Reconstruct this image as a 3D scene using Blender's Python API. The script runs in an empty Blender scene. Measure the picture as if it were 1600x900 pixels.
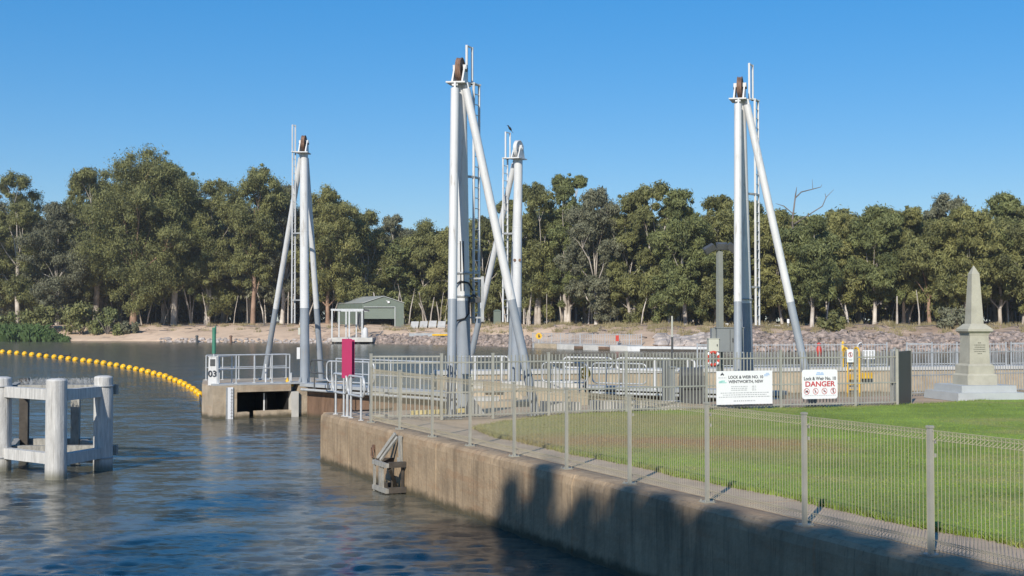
import bpy, math, random
import numpy as np
from mathutils import Vector, Matrix
random.seed(7)
R = math.radians
sc = bpy.context.scene
COL = sc.collection
# ------------------------------------------------------------------ camera maths
H = 3.38; F = 2000.0; PITCH = math.atan(54/2000.0)
def P(px, py, d):
    """world point on the sight line through photo pixel (px,py) at ground distance d"""
    c, s = math.cos(PITCH), math.sin(PITCH)
    a, b = (px-800)/F, (450-py)/F
    v = Vector((a, c-b*s, s+b*c))
    return Vector((0, 0, H)) + v*(d/v.y)
def G(px, py, z):
    c, s = math.cos(PITCH), math.sin(PITCH)
    a, b = (px-800)/F, (450-py)/F
    v = Vector((a, c-b*s, s+b*c))
    return Vector((0, 0, H)) + v*((z-H)/v.z)
def PX(px, d, z): return Vector(((px-800)/F*d*math.cos(PITCH)**-1, d, z))
def ztop(py, d): return P(800, py, d).z

# ------------------------------------------------------------------ materials
def mat(name, col, rough=.7, var=.15, scale=3.0, bump=0.0, bscale=40., metal=0., spec=.4, col2=None, stretch=(1,1,1), detail=5):
    m = bpy.data.materials.new(name); m.use_nodes = True
    nt = m.node_tree; b = nt.nodes['Principled BSDF']
    b.inputs['Roughness'].default_value = rough; b.inputs['Metallic'].default_value = metal
    b.inputs['Specular IOR Level'].default_value = spec
    geo = nt.nodes.new('ShaderNodeNewGeometry')
    mp = nt.nodes.new('ShaderNodeMapping'); mp.inputs['Scale'].default_value = stretch
    nt.links.new(geo.outputs['Position'], mp.inputs['Vector'])
    n = nt.nodes.new('ShaderNodeTexNoise'); n.inputs['Scale'].default_value = scale
    n.inputs['Detail'].default_value = detail; n.inputs['Roughness'].default_value = .62
    nt.links.new(mp.outputs[0], n.inputs['Vector'])
    rp = nt.nodes.new('ShaderNodeValToRGB')
    c1 = [max(0, x*(1-var)) for x in col]; c2 = list(col2) if col2 else [min(1, x*(1+var)) for x in col]
    rp.color_ramp.elements[0].position = .32; rp.color_ramp.elements[1].position = .68
    rp.color_ramp.elements[0].color = (*c1, 1); rp.color_ramp.elements[1].color = (*c2, 1)
    nt.links.new(n.outputs['Fac'], rp.inputs['Fac']); nt.links.new(rp.outputs['Color'], b.inputs['Base Color'])
    if bump:
        n2 = nt.nodes.new('ShaderNodeTexNoise'); n2.inputs['Scale'].default_value = bscale; n2.inputs['Detail'].default_value = 4
        nt.links.new(geo.outputs['Position'], n2.inputs['Vector'])
        bp = nt.nodes.new('ShaderNodeBump'); bp.inputs['Strength'].default_value = bump; bp.inputs['Distance'].default_value = .02
        nt.links.new(n2.outputs['Fac'], bp.inputs['Height']); nt.links.new(bp.outputs[0], b.inputs['Normal'])
    m['ramp'] = rp.name
    return m
def mixcol(m, fac_socket, col):
    nt = m.node_tree; b = nt.nodes['Principled BSDF']
    src = b.inputs['Base Color'].links[0].from_socket
    mx = nt.nodes.new('ShaderNodeMix'); mx.data_type = 'RGBA'
    nt.links.new(fac_socket, mx.inputs[0]); nt.links.new(src, mx.inputs[6])
    if hasattr(col, 'links'): nt.links.new(col, mx.inputs[7])
    else: mx.inputs[7].default_value = (*col, 1)
    nt.links.new(mx.outputs[2], b.inputs['Base Color'])
def mrange(m, sock, a, b_, lo=0., hi=1.):
    n = m.node_tree.nodes.new('ShaderNodeMapRange'); n.interpolation_type = 'SMOOTHSTEP'
    for i, v in ((1, a), (2, b_), (3, lo), (4, hi)): n.inputs[i].default_value = v
    m.node_tree.links.new(sock, n.inputs[0]); return n.outputs[0]
def posnode(m):
    g = m.node_tree.nodes.new('ShaderNodeNewGeometry'); return g.outputs['Position']
def sepz(m):
    s = m.node_tree.nodes.new('ShaderNodeSeparateXYZ'); m.node_tree.links.new(posnode(m), s.inputs[0]); return s.outputs
def noise(m, scale, stretch=(1,1,1), detail=4, rough=.6):
    nt = m.node_tree; mp = nt.nodes.new('ShaderNodeMapping'); mp.inputs['Scale'].default_value = stretch
    nt.links.new(posnode(m), mp.inputs['Vector'])
    n = nt.nodes.new('ShaderNodeTexNoise'); n.inputs['Scale'].default_value = scale; n.inputs['Detail'].default_value = detail
    n.inputs['Roughness'].default_value = rough
    nt.links.new(mp.outputs[0], n.inputs['Vector']); return n.outputs['Fac']
def math_(m, op, a, b):
    n = m.node_tree.nodes.new('ShaderNodeMath'); n.operation = op
    for i, v in enumerate((a, b)):
        if hasattr(v, 'links'): m.node_tree.links.new(v, n.inputs[i])
        else: n.inputs[i].default_value = v
    return n.outputs[0]

M = {}
M['white_paint'] = mat('white_paint', (.60,.60,.59), .45, .06, 1.2)
M['grey_paint'] = mat('grey_paint', (.27,.298,.328), .45, .10, 1.4)
# painted tubes: streaks and rusty scuffs
for k in ('white_paint', 'grey_paint'):
    m = M[k]; mixcol(m, mrange(m, noise(m, 2.2, (5,5,.5), 6), .55, .72, 0, .55), (.30,.26,.215)); mixcol(m, mrange(m, noise(m, 5., (1,1,.5), 8, .75), .60, .70, 0, .5), (.22,.16,.12))
M['rust'] = mat('rust', (.19,.115,.08), .8, .45, 6)
M['galv'] = mat('galvanised', (.52,.53,.53), .45, .15, 5, metal=.3)
M['galv_dull'] = mat('galvanised_dull', (.36,.37,.37), .5, .2, 4, metal=.2)
M['mesh_wire'] = mat('fence_coating', (.46,.405,.285), .5, .12, 4)
M['fence_post'] = mat('fence_post_coating', (.335,.325,.275), .5, .10, 3)
M['pale_fence'] = mat('tube_fence_coating', (.32,.318,.275), .5, .12, 3)
M['black'] = mat('black_rubber', (.015,.015,.016), .6, .3, 5)
M['dark_void'] = mat('near_black', (.02,.019,.018), .7, .4, 5)  # near-black colour; in the pier recess it stands in for shade
M['dark_grey'] = mat('dark_grey_paint', (.075,.078,.08), .5, .2, 4)
M['magenta'] = mat('magenta_paint', (.40,.025,.10), .5, .08, 2)
M['yellow'] = mat('yellow_plastic', (.82,.44,.008), .38, .09, 1.5)
M['yellow_paint'] = mat('yellow_paint', (.68,.40,.03), .5, .15, 3)
M['red'] = mat('red_paint', (.50,.05,.03), .5, .12, 3)
M['green_paint'] = mat('green_paint', (.055,.20,.13), .5, .15, 4)
M['shed_green'] = mat('shed_cladding', (.125,.155,.125), .5, .06, .5)
M['shed_door'] = mat('shed_door', (.165,.20,.165), .5, .05, .5)
M['shed_roof'] = mat('shed_roof', (.42,.44,.42), .4, .08, .5, metal=.3)
M['cab_grey'] = mat('cabinet_grey', (.20,.215,.215), .5, .07, 2)
M['cab_cream'] = mat('cabinet_cream', (.50,.50,.42), .5, .06, 2)
M['sign_white'] = mat('sign_white', (.80,.80,.80), .4, .02, 2)
M['ink'] = mat('sign_ink', (.03,.035,.045), .6, .1, 2)
M['ink_soft'] = mat('sign_ink_small_print', (.42,.43,.44), .6, .1, 2)
M['ink_red'] = mat('sign_ink_red', (.50,.025,.035), .6, .08, 2)
M['ink_teal'] = mat('sign_ink_teal', (.35,.66,.60), .6, .08, 2)
M['ink_blue'] = mat('sign_ink_blue', (.42,.55,.75), .6, .08, 2)
M['timber_white'] = mat('weathered_white_timber', (.50,.49,.465), .8, .22, 3, .35, 25, stretch=(6,6,.7))
M['timber_grey'] = mat('weathered_grey_timber', (.30,.29,.26), .85, .3, 4, .4, 25, stretch=(4,4,1))
m = M['timber_white']; mixcol(m, mrange(m, sepz(m)[2], .28, .02, 0, .75), (.10,.095,.05))
mixcol(m, mrange(m, noise(m, 3, (9,9,.4), 5), .56, .74, 0, .6), (.20,.185,.16))
M['timber_dark'] = mat('dark_tarred_timber', (.07,.06,.05), .85, .3, 5, .3, 25)
M['stone'] = mat('monument_stone', (.39,.372,.30), .85, .12, 3, .25, 60)
M['stone_step'] = mat('monument_plinth_stone', (.40,.42,.42), .85, .08, 2, .2, 60)
M['bark'] = mat('pale_gum_bark', (.34,.28,.22), .85, .35, .35, .3, 6, col2=(.66,.60,.53))
M['bark_red'] = mat('rusty_gum_bark', (.24,.14,.09), .85, .35, .35, .3, 6, col2=(.40,.27,.19))
M['bark_dead'] = mat('dead_wood', (.17,.145,.13), .85, .3, .5)
M['brown_gate'] = mat('rust_brown_gate', (.17,.105,.068), .8, .30, 1.5, .2, 20, stretch=(3,3,.8))
m = M['brown_gate']; mixcol(m, mrange(m, sepz(m)[2], .25, .02, 0, .8), (.05,.048,.03))
M['rock'] = mat('riprap_rock', (.11,.095,.085), .9, .45, 1.6, .3, 8, col2=(.46,.36,.30))
M['rock_pale'] = mat('pale_rock', (.28,.25,.23), .9, .35, .9, .3, 8, col2=(.52,.45,.40))
M['reed'] = mat('reed_leaf', (.065,.11,.03), .7, .3, .4)

def concrete(name, col, alg=.22, streak=.55, scale=1.6):
    m = mat(name, col, .88, .24, scale, .7, 14, detail=8)
    mixcol(m, mrange(m, noise(m, 1.3, (4,4,.35), 6), .48, .72, 0, streak), tuple(c*.52 for c in col))
    mixcol(m, mrange(m, noise(m, 2.6, (5,5,.22), 5), .58, .74, 0, .4), tuple(min(1, c*1.45) for c in col))
    mixcol(m, mrange(m, noise(m, .8, (1,1,7), 4), .52, .66, 0, .35), (col[0]*.9, col[1]*.70, col[2]*.58))
    mixcol(m, mrange(m, noise(m, 3.4, (7,7,.30), 7, .7), .54, .66, 0, streak*.8), tuple(c*.45 for c in col))
    mixcol(m, mrange(m, noise(m, 9., (1,1,1), 6, .75), .55, .75, 0, .35), tuple(c*.6 for c in col))
    z = sepz(m)[2]
    zz = math_(m, 'ADD', z, math_(m, 'MULTIPLY', math_(m, 'SUBTRACT', noise(m, 4.0), .5), .22))
    mixcol(m, mrange(m, zz, alg, alg-.16, 0, .85), (.045,.042,.022))
    return m
M['wall_conc'] = concrete('quay_concrete', (.345,.254,.162), .20, .75)
M['pier_conc'] = concrete('pier_concrete', (.41,.33,.235), .2, .3)
M['far_conc'] = concrete('lock_concrete', (.43,.35,.245), .1, .3, .8)
M['pale_conc'] = mat('pale_concrete', (.52,.50,.46), .85, .15, 1.0, .2, 30)
M['path'] = mat('path_concrete', (.42,.32,.225), .9, .16, 1.3, .3, 50, detail=8)
m = M['path']; mixcol(m, mrange(m, noise(m, .7, (1,1,1), 6), .5, .7, 0, .55), (.25,.18,.13))
M['apron'] = mat('apron_dirt', (.38,.28,.19), .95, .22, 1.2, .4, 40, detail=8)
M['deck_grey'] = mat('deck_grey', (.36,.375,.38), .6, .15, 2)

# lawn: green, straw-coloured and worn red-earth patches
m = mat('lawn_turf', (.178,.248,.036), .9, .28, .55, .6, 70, detail=8)
mixcol(m, mrange(m, noise(m, 14, (1,1,1), 5, .7), .48, .70, 0, .45), (.20,.255,.055))
mixcol(m, mrange(m, noise(m, .38, (1,1,1), 5), .50, .66, 0, .7), (.27,.26,.085))
def blob(m, c, rx, ry, soft=.45, rot=0.):
    nt = m.node_tree; mp = nt.nodes.new('ShaderNodeMapping'); mp.vector_type = 'TEXTURE'
    mp.inputs['Location'].default_value = (c[0], c[1], 0); mp.inputs['Scale'].default_value = (rx, ry, 1000); mp.inputs['Rotation'].default_value = (0,0,rot)
    nt.links.new(posnode(m), mp.inputs['Vector'])
    ln = nt.nodes.new('ShaderNodeVectorMath'); ln.operation = 'LENGTH'; nt.links.new(mp.outputs[0], ln.inputs[0])
    v = math_(m, 'ADD', ln.outputs['Value'], math_(m, 'MULTIPLY', math_(m, 'SUBTRACT', noise(m, 1.5, detail=6), .5), 1.3))
    return mrange(m, v, 1+soft, 1-soft, 0, 1)
for c, rx, ry, a in ((G(900,672,1.2), 3.2, 4.2, .75), (G(1180,706,1.2), 1.5, 1.8, .5), (G(1000,655,1.2), 2.2, 1.8, .6)):
    f = blob(m, c, rx, ry, .6); mixcol(m, math_(m, 'MULTIPLY', f, a), (.255,.225,.085))
for c, rx, ry, a in ((G(925,690,1.2), 1.6, 1.2, .70), (G(1165,694,1.2), 1.5, 1.2, .78), (G(1060,690,1.2), 1.3, .5, .45)):
    f = blob(m, c, rx, ry, .8); mixcol(m, math_(m, 'MULTIPLY', f, a), (.28,.165,.080))
M['lawn'] = m
M['blade'] = mat('grass_blade', (.10,.175,.03), .7, .3, .5, col2=(.20,.23,.06))

# far bank: sand at the shore, litter and dirt under the trees
m = mat('bank_sand', (.60,.44,.305), .95, .15, .12, .3, 3, detail=8)
mixcol(m, mrange(m, noise(m, .5, (1,1,1), 6), .5, .7, 0, .35), (.33,.22,.155))
mixcol(m, mrange(m, noise(m, .16, (1,1,3), 6, .7), .52, .60, 0, .55), (.25,.17,.12))
z = sepz(m)[2]
zz = math_(m, 'ADD', z, math_(m, 'MULTIPLY', math_(m, 'SUBTRACT', noise(m, .12, detail=6), .5), 1.3))
mixcol(m, mrange(m, zz, 2.95, 3.3, 0, .9), (.135,.09,.058))
mixcol(m, math_(m, 'MULTIPLY', mrange(m, sepz(m)[0], 0., 35., 0, .75), mrange(m, noise(m, .25, (1,1,2), 6, .7), .30, .62)), (.23,.155,.105))
mixcol(m, mrange(m, z, .25, .03, 0, .8), (.10,.085,.055))
M['bank'] = m

# leaves
LK = 1.48
def leafmat(name, c1, c2, scale=.35):
    c1 = [x*LK*.80 for x in c1]; c2 = [x*LK*1.18 for x in c2]
    m = mat(name, c1, .55, .0, scale, col2=c2, spec=.25, detail=3)
    nt = m.node_tree; b = nt.nodes['Principled BSDF']
    out = [n for n in nt.nodes if n.type == 'OUTPUT_MATERIAL'][0]
    t = nt.nodes.new('ShaderNodeBsdfTranslucent'); mx = nt.nodes.new('ShaderNodeMixShader'); mx.inputs[0].default_value = .28
    nt.links.new(b.inputs['Base Color'].links[0].from_socket, t.inputs['Color'])
    nt.links.new(b.outputs[0], mx.inputs[1]); nt.links.new(t.outputs[0], mx.inputs[2]); nt.links.new(mx.outputs[0], out.inputs['Surface'])
    return m
LEAF = {'olive': leafmat('leaf_olive', (.095,.100,.042), (.170,.170,.062)),
        'green': leafmat('leaf_green', (.090,.105,.040), (.152,.164,.062)),
        'grey': leafmat('leaf_grey_green', (.098,.102,.062), (.160,.160,.100)),
        'yellow': leafmat('leaf_yellow_green', (.118,.122,.042), (.196,.188,.068))}

# water: silty, wind-rippled
m = bpy.data.materials.new('river_water'); m.use_nodes = True
nt = m.node_tree; b = nt.nodes['Principled BSDF']
b.inputs['Base Color'].default_value = (.098,.096,.074,1); b.inputs['Roughness'].default_value = .18
b.inputs['IOR'].default_value = 1.333; b.inputs['Specular IOR Level'].default_value = .5
def slope(scale, stretch, amp, detail):
    mp = nt.nodes.new('ShaderNodeMapping'); mp.inputs['Scale'].default_value = stretch; nt.links.new(posnode(m), mp.inputs['Vector'])
    n = nt.nodes.new('ShaderNodeTexNoise'); n.inputs['Scale'].default_value = scale; n.inputs['Detail'].default_value = detail; n.inputs['Roughness'].default_value = .6
    nt.links.new(mp.outputs[0], n.inputs['Vector'])
    a = nt.nodes.new('ShaderNodeVectorMath'); a.operation = 'SUBTRACT'; nt.links.new(n.outputs['Color'], a.inputs[0]); a.inputs[1].default_value = (.5,.5,.5)
    b_ = nt.nodes.new('ShaderNodeVectorMath'); b_.operation = 'MULTIPLY'; nt.links.new(a.outputs[0], b_.inputs[0]); b_.inputs[1].default_value = (amp*.8, amp, 0)
    return b_.outputs[0]
def vadd(a, b_):
    n = nt.nodes.new('ShaderNodeVectorMath'); n.operation = 'ADD'
    nt.links.new(a, n.inputs[0])
    if hasattr(b_, 'links'): nt.links.new(b_, n.inputs[1])
    else: n.inputs[1].default_value = b_
    return n.outputs[0]
v = vadd(slope(1.3, (.6,1.6,1), .38, 3), slope(7., (.8,1.3,1), .26, 2))
nv = nt.nodes.new('ShaderNodeVectorMath'); nv.operation = 'NORMALIZE'; nt.links.new(vadd(v, (0,0,1)), nv.inputs[0])
nt.links.new(nv.outputs[0], b.inputs['Normal'])
M['water'] = m

# ------------------------------------------------------------------ mesh building
class MB:
    def __init__(s): s.v = []; s.f = []; s.sm = []; s.mi = []; s.cur = 0
    def add(s, vs, fs, smooth=False):
        o = len(s.v); s.v += [tuple(v) for v in vs]
        for f in fs: s.f.append(tuple(i+o for i in f)); s.sm.append(smooth); s.mi.append(s.cur)
    def box(s, c, size, rz=0, mtx=None, bev=0):
        x, y, z = [k/2 for k in size]
        vs = [Vector((i*x, j*y, k*z)) for i in (-1,1) for j in (-1,1) for k in (-1,1)]
        m = mtx if mtx else Matrix.Rotation(rz, 3, 'Z')
        s.add([m @ v + Vector(c) for v in vs], [(0,1,3,2),(4,6,7,5),(0,4,5,1),(2,3,7,6),(0,2,6,4),(1,5,7,3)])
    def beam(s, p, q, w, h, up=(0,0,1)):
        p, q = Vector(p), Vector(q); d = (q-p); L = d.length; d.normalize()
        u = Vector(up)
        if abs(d.dot(u)) > .98: u = Vector((0,1,0))
        r = d.cross(u).normalized(); u = r.cross(d)
        m = Matrix((r, d, u)).transposed()
        s.box((p+q)/2, (w, L, h), mtx=m)
    def tube(s, pts, r, n=10, caps=True, smooth=True):
        pts = [Vector(p) for p in pts]; rs = r if isinstance(r, (list, tuple)) else [r]*len(pts)
        vs = []; ref = None
        for i, p in enumerate(pts):
            t = (pts[min(i+1, len(pts)-1)]-pts[max(i-1, 0)]).normalized()
            if ref is None:
                ref = Vector((1,0,0)) if abs(t.x) < .8 else Vector((0,1,0))
            a = (ref - t*ref.dot(t)).normalized(); ref = a; bb = t.cross(a)
            for k in range(n):
                th = 2*math.pi*k/n; vs.append(p+(a*math.cos(th)+bb*math.sin(th))*rs[i])
        fs = [(i*n+k, i*n+(k+1)%n, (i+1)*n+(k+1)%n, (i+1)*n+k) for i in range(len(pts)-1) for k in range(n)]
        s.add(vs, fs, smooth)
        if caps:
            s.add(vs[:n], [tuple(reversed(range(n)))]); s.add(vs[-n:], [tuple(range(n))])
    def lathe(s, prof, c=(0,0,0), n=20, mtx=None, smooth=True):
        m = mtx if mtx else Matrix.Identity(3); vs = []
        for r, z in prof:
            for k in range(n):
                th = 2*math.pi*k/n; vs.append(m @ Vector((r*math.cos(th), r*math.sin(th), z)) + Vector(c))
        fs = [(i*n+k, i*n+(k+1)%n, (i+1)*n+(k+1)%n, (i+1)*n+k) for i in range(len(prof)-1) for k in range(n)]
        s.add(vs, fs, smooth)
        s.add(vs[:n], [tuple(reversed(range(n)))]); s.add(vs[-n:], [tuple(range(n))])
    def prism(s, poly, z0, z1, bottom=True):
        n = len(poly)
        a = sum(poly[i][0]*poly[(i+1)%n][1]-poly[(i+1)%n][0]*poly[i][1] for i in range(n))
        if a < 0: poly = poly[::-1]
        vs = [(p[0], p[1], z0) for p in poly]+[(p[0], p[1], z1) for p in poly]
        fs = [(i, (i+1)%n, n+(i+1)%n, n+i) for i in range(n)]+[tuple(range(n, 2*n))]
        if bottom: fs.append(tuple(reversed(range(n))))
        s.add(vs, fs)
    def frustum(s, c, z0, z1, w0, w1, rz=0, d0=None, d1=None):
        d0 = d0 or w0; d1 = d1 or w1; m = Matrix.Rotation(rz, 3, 'Z'); vs = []
        for w, d, z in ((w0,d0,z0),(w1,d1,z1)):
            for i, j in ((-1,-1),(1,-1),(1,1),(-1,1)): vs.append(m @ Vector((i*w/2, j*d/2, 0)) + Vector((c[0], c[1], z)))
        s.add(vs, [(3,2,1,0),(4,5,6,7),(0,1,5,4),(1,2,6,5),(2,3,7,6),(3,0,4,7)])
    def build(s, name, mats, parent=None, org=None, **kw):
        o0 = Vector(parent['_org']) if parent else Vector(org if org is not None else (0,0,0))
        me = bpy.data.meshes.new(name)
        me.from_pydata([tuple(Vector(v)-o0) for v in s.v], [], s.f)
        me.polygons.foreach_set('use_smooth', s.sm); me.polygons.foreach_set('material_index', s.mi)
        for k in (mats if isinstance(mats, (list, tuple)) else [mats]): me.materials.append(M[k] if isinstance(k, str) else k)
        me.update()
        o = bpy.data.objects.new(name, me); COL.objects.link(o)
        if parent: o.parent = parent
        else: o.location = o0
        o['_org'] = tuple(o0)
        for k, v in kw.items(): o[k] = v
        return o
def npmesh(name, verts, nf, mats, mi=None, k=4, smooth=False):
    me = bpy.data.meshes.new(name)
    me.vertices.add(len(verts)); me.vertices.foreach_set('co', np.asarray(verts, np.float32).ravel())
    me.loops.add(nf*k); me.loops.foreach_set('vertex_index', np.arange(nf*k, dtype=np.int32))
    me.polygons.add(nf); me.polygons.foreach_set('loop_start', np.arange(0, nf*k, k, dtype=np.int32))
    if mi is not None: me.polygons.foreach_set('material_index', mi)
    for q in mats: me.materials.append(q)
    me.update(); me.validate(); return me
def thing(name, label, cat, loc, group=None):
    o = bpy.data.objects.new(name, None); COL.objects.link(o); o.location = loc; o['_org'] = tuple(loc)
    o['label'] = label; o['category'] = cat; o.empty_display_size = .2
    if group: o['group'] = group
    return o
def tag(o, label, cat, group=None):
    o['label'] = label; o['category'] = cat
    if group: o['group'] = group
    return o
def arc(c, a, b, t0, t1, n=6):
    c, a, b = Vector(c), Vector(a), Vector(b)
    return [c+a*math.cos(R(t0+(t1-t0)*i/n))+b*math.sin(R(t0+(t1-t0)*i/n)) for i in range(n+1)]
TXT = []
def text(s, size, mtx, m, parent, name='lettering', extrude=.002, align='CENTER', sx=1.0):
    """mtx places the text plane (x right, y up, z out) in world space; becomes a mesh part"""
    cu = bpy.data.curves.new(name, 'FONT'); cu.body = s; cu.size = size; cu.align_x = align; cu.align_y = 'CENTER'; cu.extrude = extrude
    cu.offset = size*.02
    o = bpy.data.objects.new(name, cu); COL.objects.link(o)
    TXT.append((o, mtx @ Matrix.Diagonal((sx,1,1,1)), m, parent, name))
def flush_text():
    dg = bpy.context.evaluated_depsgraph_get(); dg.update()
    for o, mtx, m, parent, name in TXT:
        me = bpy.data.meshes.new_from_object(o.evaluated_get(dg)); bpy.data.objects.remove(o)
        me.transform(Matrix.Translation(-Vector(parent['_org'])) @ mtx)
        me.materials.clear(); me.materials.append(M[m])
        q = bpy.data.objects.new(name, me); COL.objects.link(q); q.parent = parent; q['_org'] = parent['_org']
    TXT.clear()

# ------------------------------------------------------------------ water, far bank
LZ = 1.17
rngw = np.random.default_rng(12)
D0, D1, UU = 13.5, 75., .62
rows = [D0]
while rows[-1] < D1: rows.append(rows[-1]+max(.05, rows[-1]**2/(3.38*1280)*.62))
rows[-1] = D1; rows = np.array(rows); us = np.linspace(-UU, UU, 1300)
gx = us[None,:]*rows[:,None]; gy = np.repeat(rows[:,None], len(us), 1); gz = np.zeros_like(gx)
for lam, sl, k in ((2.6,.012,8),(1.5,.020,10),(.85,.038,14),(.48,.072,18),(.30,.095,22),(.19,.085,22)):
    for _ in range(k):
        l_ = lam*rngw.uniform(.75,1.3); th = rngw.normal(math.pi*.47, .40); kk = 2*math.pi/l_
        fade = np.clip((l_/(np.maximum(gy**2/(3.38*1280), gy/1280)*2.2)-.8)/.8, 0, 1)
        gz += fade*sl*math.sqrt(2./k)/kk*np.sin(kk*(math.cos(th)*gx+math.sin(th)*gy)+rngw.uniform(0,6.28))
gust = np.zeros_like(gx)
for _ in range(10):
    th = rngw.uniform(0,6.28); kk = 2*math.pi/rngw.uniform(4,14); gust += np.sin(kk*(math.cos(th)*gx+math.sin(th)*gy*.6)+rngw.uniform(0,6.28))
gz *= np.clip(1+.16*gust, .45, 1.6)
gz *= np.clip((D1-gy)/25, 0, 1)*np.clip((UU-np.abs(us))/.03, 0, 1)[None,:]*np.clip((gy-D0)/.5, 0, 1)
nr_w, nc_w = gx.shape; wv = np.stack([gx,gy,gz], -1).reshape(-1,3)
ii = np.arange((nr_w-1)*(nc_w-1)); r_i, c_i = ii//(nc_w-1), ii%(nc_w-1); b0_ = r_i*nc_w+c_i
faces = np.stack([b0_, b0_+1, b0_+nc_w+1, b0_+nc_w], -1)
me = bpy.data.meshes.new('river_water'); x0_, x1_ = UU*D0, UU*D1; nb = len(wv)
wv = np.concatenate([wv, np.array([(-900,-40,0),(900,-40,0),(x0_,D0,0),(-x0_,D0,0),(x1_,D1,0),(-x1_,D1,0),(900,D1,0),(-900,D1,0),(900,420,0),(-900,420,0)])])
faces = np.concatenate([faces, np.array([(0,1,2,3),(0,3,5,7),(1,6,4,2),(7,6,8,9)])+nb])
me.vertices.add(len(wv)); me.vertices.foreach_set('co', wv.astype(np.float32).ravel()); nf = len(faces)
me.loops.add(nf*4); me.loops.foreach_set('vertex_index', faces.astype(np.int32).ravel()); me.polygons.add(nf); me.polygons.foreach_set('loop_start', np.arange(0,nf*4,4,dtype=np.int32))
me.polygons.foreach_set('use_smooth', np.ones(nf, bool)); me.materials.append(M['water']); me.update(); me.validate()
o = bpy.data.objects.new('river_water', me); COL.objects.link(o); o['kind'] = 'structure'; o['label'] = 'wind-rippled silty river water'
SH = [(-1500,232),(-200,232),(0,229),(180,224),(300,219),(430,213),(560,206),(690,196),(770,184),(850,170),(930,160),(1000,155),(1160,150),(1400,148),(1700,146),(3000,140)]
def shore(px):
    for (a, da), (b_, db) in zip(SH, SH[1:]):
        if a <= px <= b_: return da+(db-da)*(px-a)/(b_-a)
    return SH[0][1] if px < 0 else SH[-1][1]
PROF = [(-6,-1.5),(-.5,-.15),(0,.02),(.7,.35),(2.5,.75),(5,1.15),(9,1.75),(14,2.35),(20,2.75),(28,2.95),(40,3.1),(60,3.2),(120,3.4),(320,4)]
def bank_z(px, off):
    for (a, za), (b_, zb) in zip(PROF, PROF[1:]):
        if a <= off <= b_: return za+(zb-za)*(off-a)/(b_-a)
    return 3.
from mathutils import noise as mnoise
mb = MB(); pxs = list(range(-1400, 3001, 14)); prof = []
for (a, za), (b_, zb) in zip(PROF, PROF[1:]):
    k = 3 if b_ < 45 else 1
    prof += [a+(b_-a)*i/k for i in range(k)]
prof.append(320)
def bank_pt(px, off):
    d = shore(px)+off
    if off < 30: d += 1.1*mnoise.noise(Vector((px*.018, 3.3, 0)))+.5*mnoise.noise(Vector((px*.08, 9, 0)))
    z = bank_z(px, off)
    if off > .3: z += (.55*mnoise.noise(Vector((px*.02, off*.09, 1)))+.22*mnoise.noise(Vector((px*.09, off*.35, 5))))*min(1, off/8)
    return Vector(((px-800)/F*d, d, z))
for px in pxs:
    for off in prof: mb.v.append(tuple(bank_pt(px, off)))
n = len(prof)
for i in range(len(pxs)-1):
    for j in range(n-1):
        mb.f.append((i*n+j, (i+1)*n+j, (i+1)*n+j+1, i*n+j+1)); mb.sm.append(True); mb.mi.append(0)
mb.build('far_bank_terrain', 'bank', kind='structure', label='sandy far river bank')

# ------------------------------------------------------------------ near land
U = Vector((.402,-.916,0)).normalized(); NW = Vector((-.916,-.402,0)).normalized()   # along the quay towards us / out over the water
def fl(d): return Vector((-2.32-.439*(d-26.5), d, LZ))       # the mesh fence line
A = fl(31.4)+NW*.22
back = [A+Vector((.02,.35,0)), Vector((-.5,33.4,0)), Vector((6,36.2,0)), Vector((13,39.7,0)), Vector((60,60,0))]
near_end = fl(-6)+NW*.22
# land sheet (its top lies 4 mm under the paving sheets)
inner0 = A-NW*.45; inner1 = near_end-NW*.45
land = [inner0, inner1, Vector((60,-6,0))]+[p for p in reversed(back)]
mb = MB(); mb.prism([(p.x,p.y) for p in land], -1.5, LZ-.008)
mb.build('land_ground', 'apron', kind='structure', label='bare ground of the lock island')
# quay wall with a rounded coping and pour joints
mb = MB()
Lw = (near_end-A).length
prof_w = [(0,-1.6),(0,LZ-.16),(.02,LZ-.05),(.07,LZ-.005),(.16,LZ+.004),(.45,LZ+.004),(.45,-1.6)]
stations = [0]; t = 0
joints = [2.4, 8.1, 13.8, 19.5, 25.2, 30.9]
for j in joints: stations += [j-.03, j-.012, j+.012, j+.03]
stations += list(np.arange(.2, Lw, .22)); JS = set(round(j_, 3) for j in joints for j_ in (j-.012, j+.012)); stations = sorted(stations); stations.append(Lw); prev = None
for i, t in enumerate(stations):
    ins = .012 if round(float(t), 3) in JS else 0
    wav = .0
    jt = [mnoise.noise(Vector((t*1.7, k_*3.1, 2)))*.012+mnoise.noise(Vector((t*6.3, k_*5.3, 7)))*.009 for k_ in range(len(prof_w))]
    ring = [A+U*t-NW*(q+(ins+jt[k_] if 0 < k_ < 5 else (ins if q < .1 else 0)))+Vector((0,0,zq-A.z-(ins*.2 if zq > 1 else 0)-(abs(jt[k_])*.8 if 1 < k_ < 4 else 0))) for k_, (q, zq) in enumerate(prof_w)]
    o = len(mb.v); mb.v += [tuple(r) for r in ring]; k = len(ring)
    if prev is not None:
        for q in range(k-1): mb.f.append((prev+q, prev+q+1, o+q+1, o+q)); mb.sm.append(False); mb.mi.append(0)
    else: mb.f.append(tuple(range(o, o+k))); mb.sm.append(False); mb.mi.append(0)
    prev = o
mb.build('quay_wall', 'wall_conc', org=A, label='long stained concrete quay wall running along the water under the mesh fence', category='quay wall')
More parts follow.
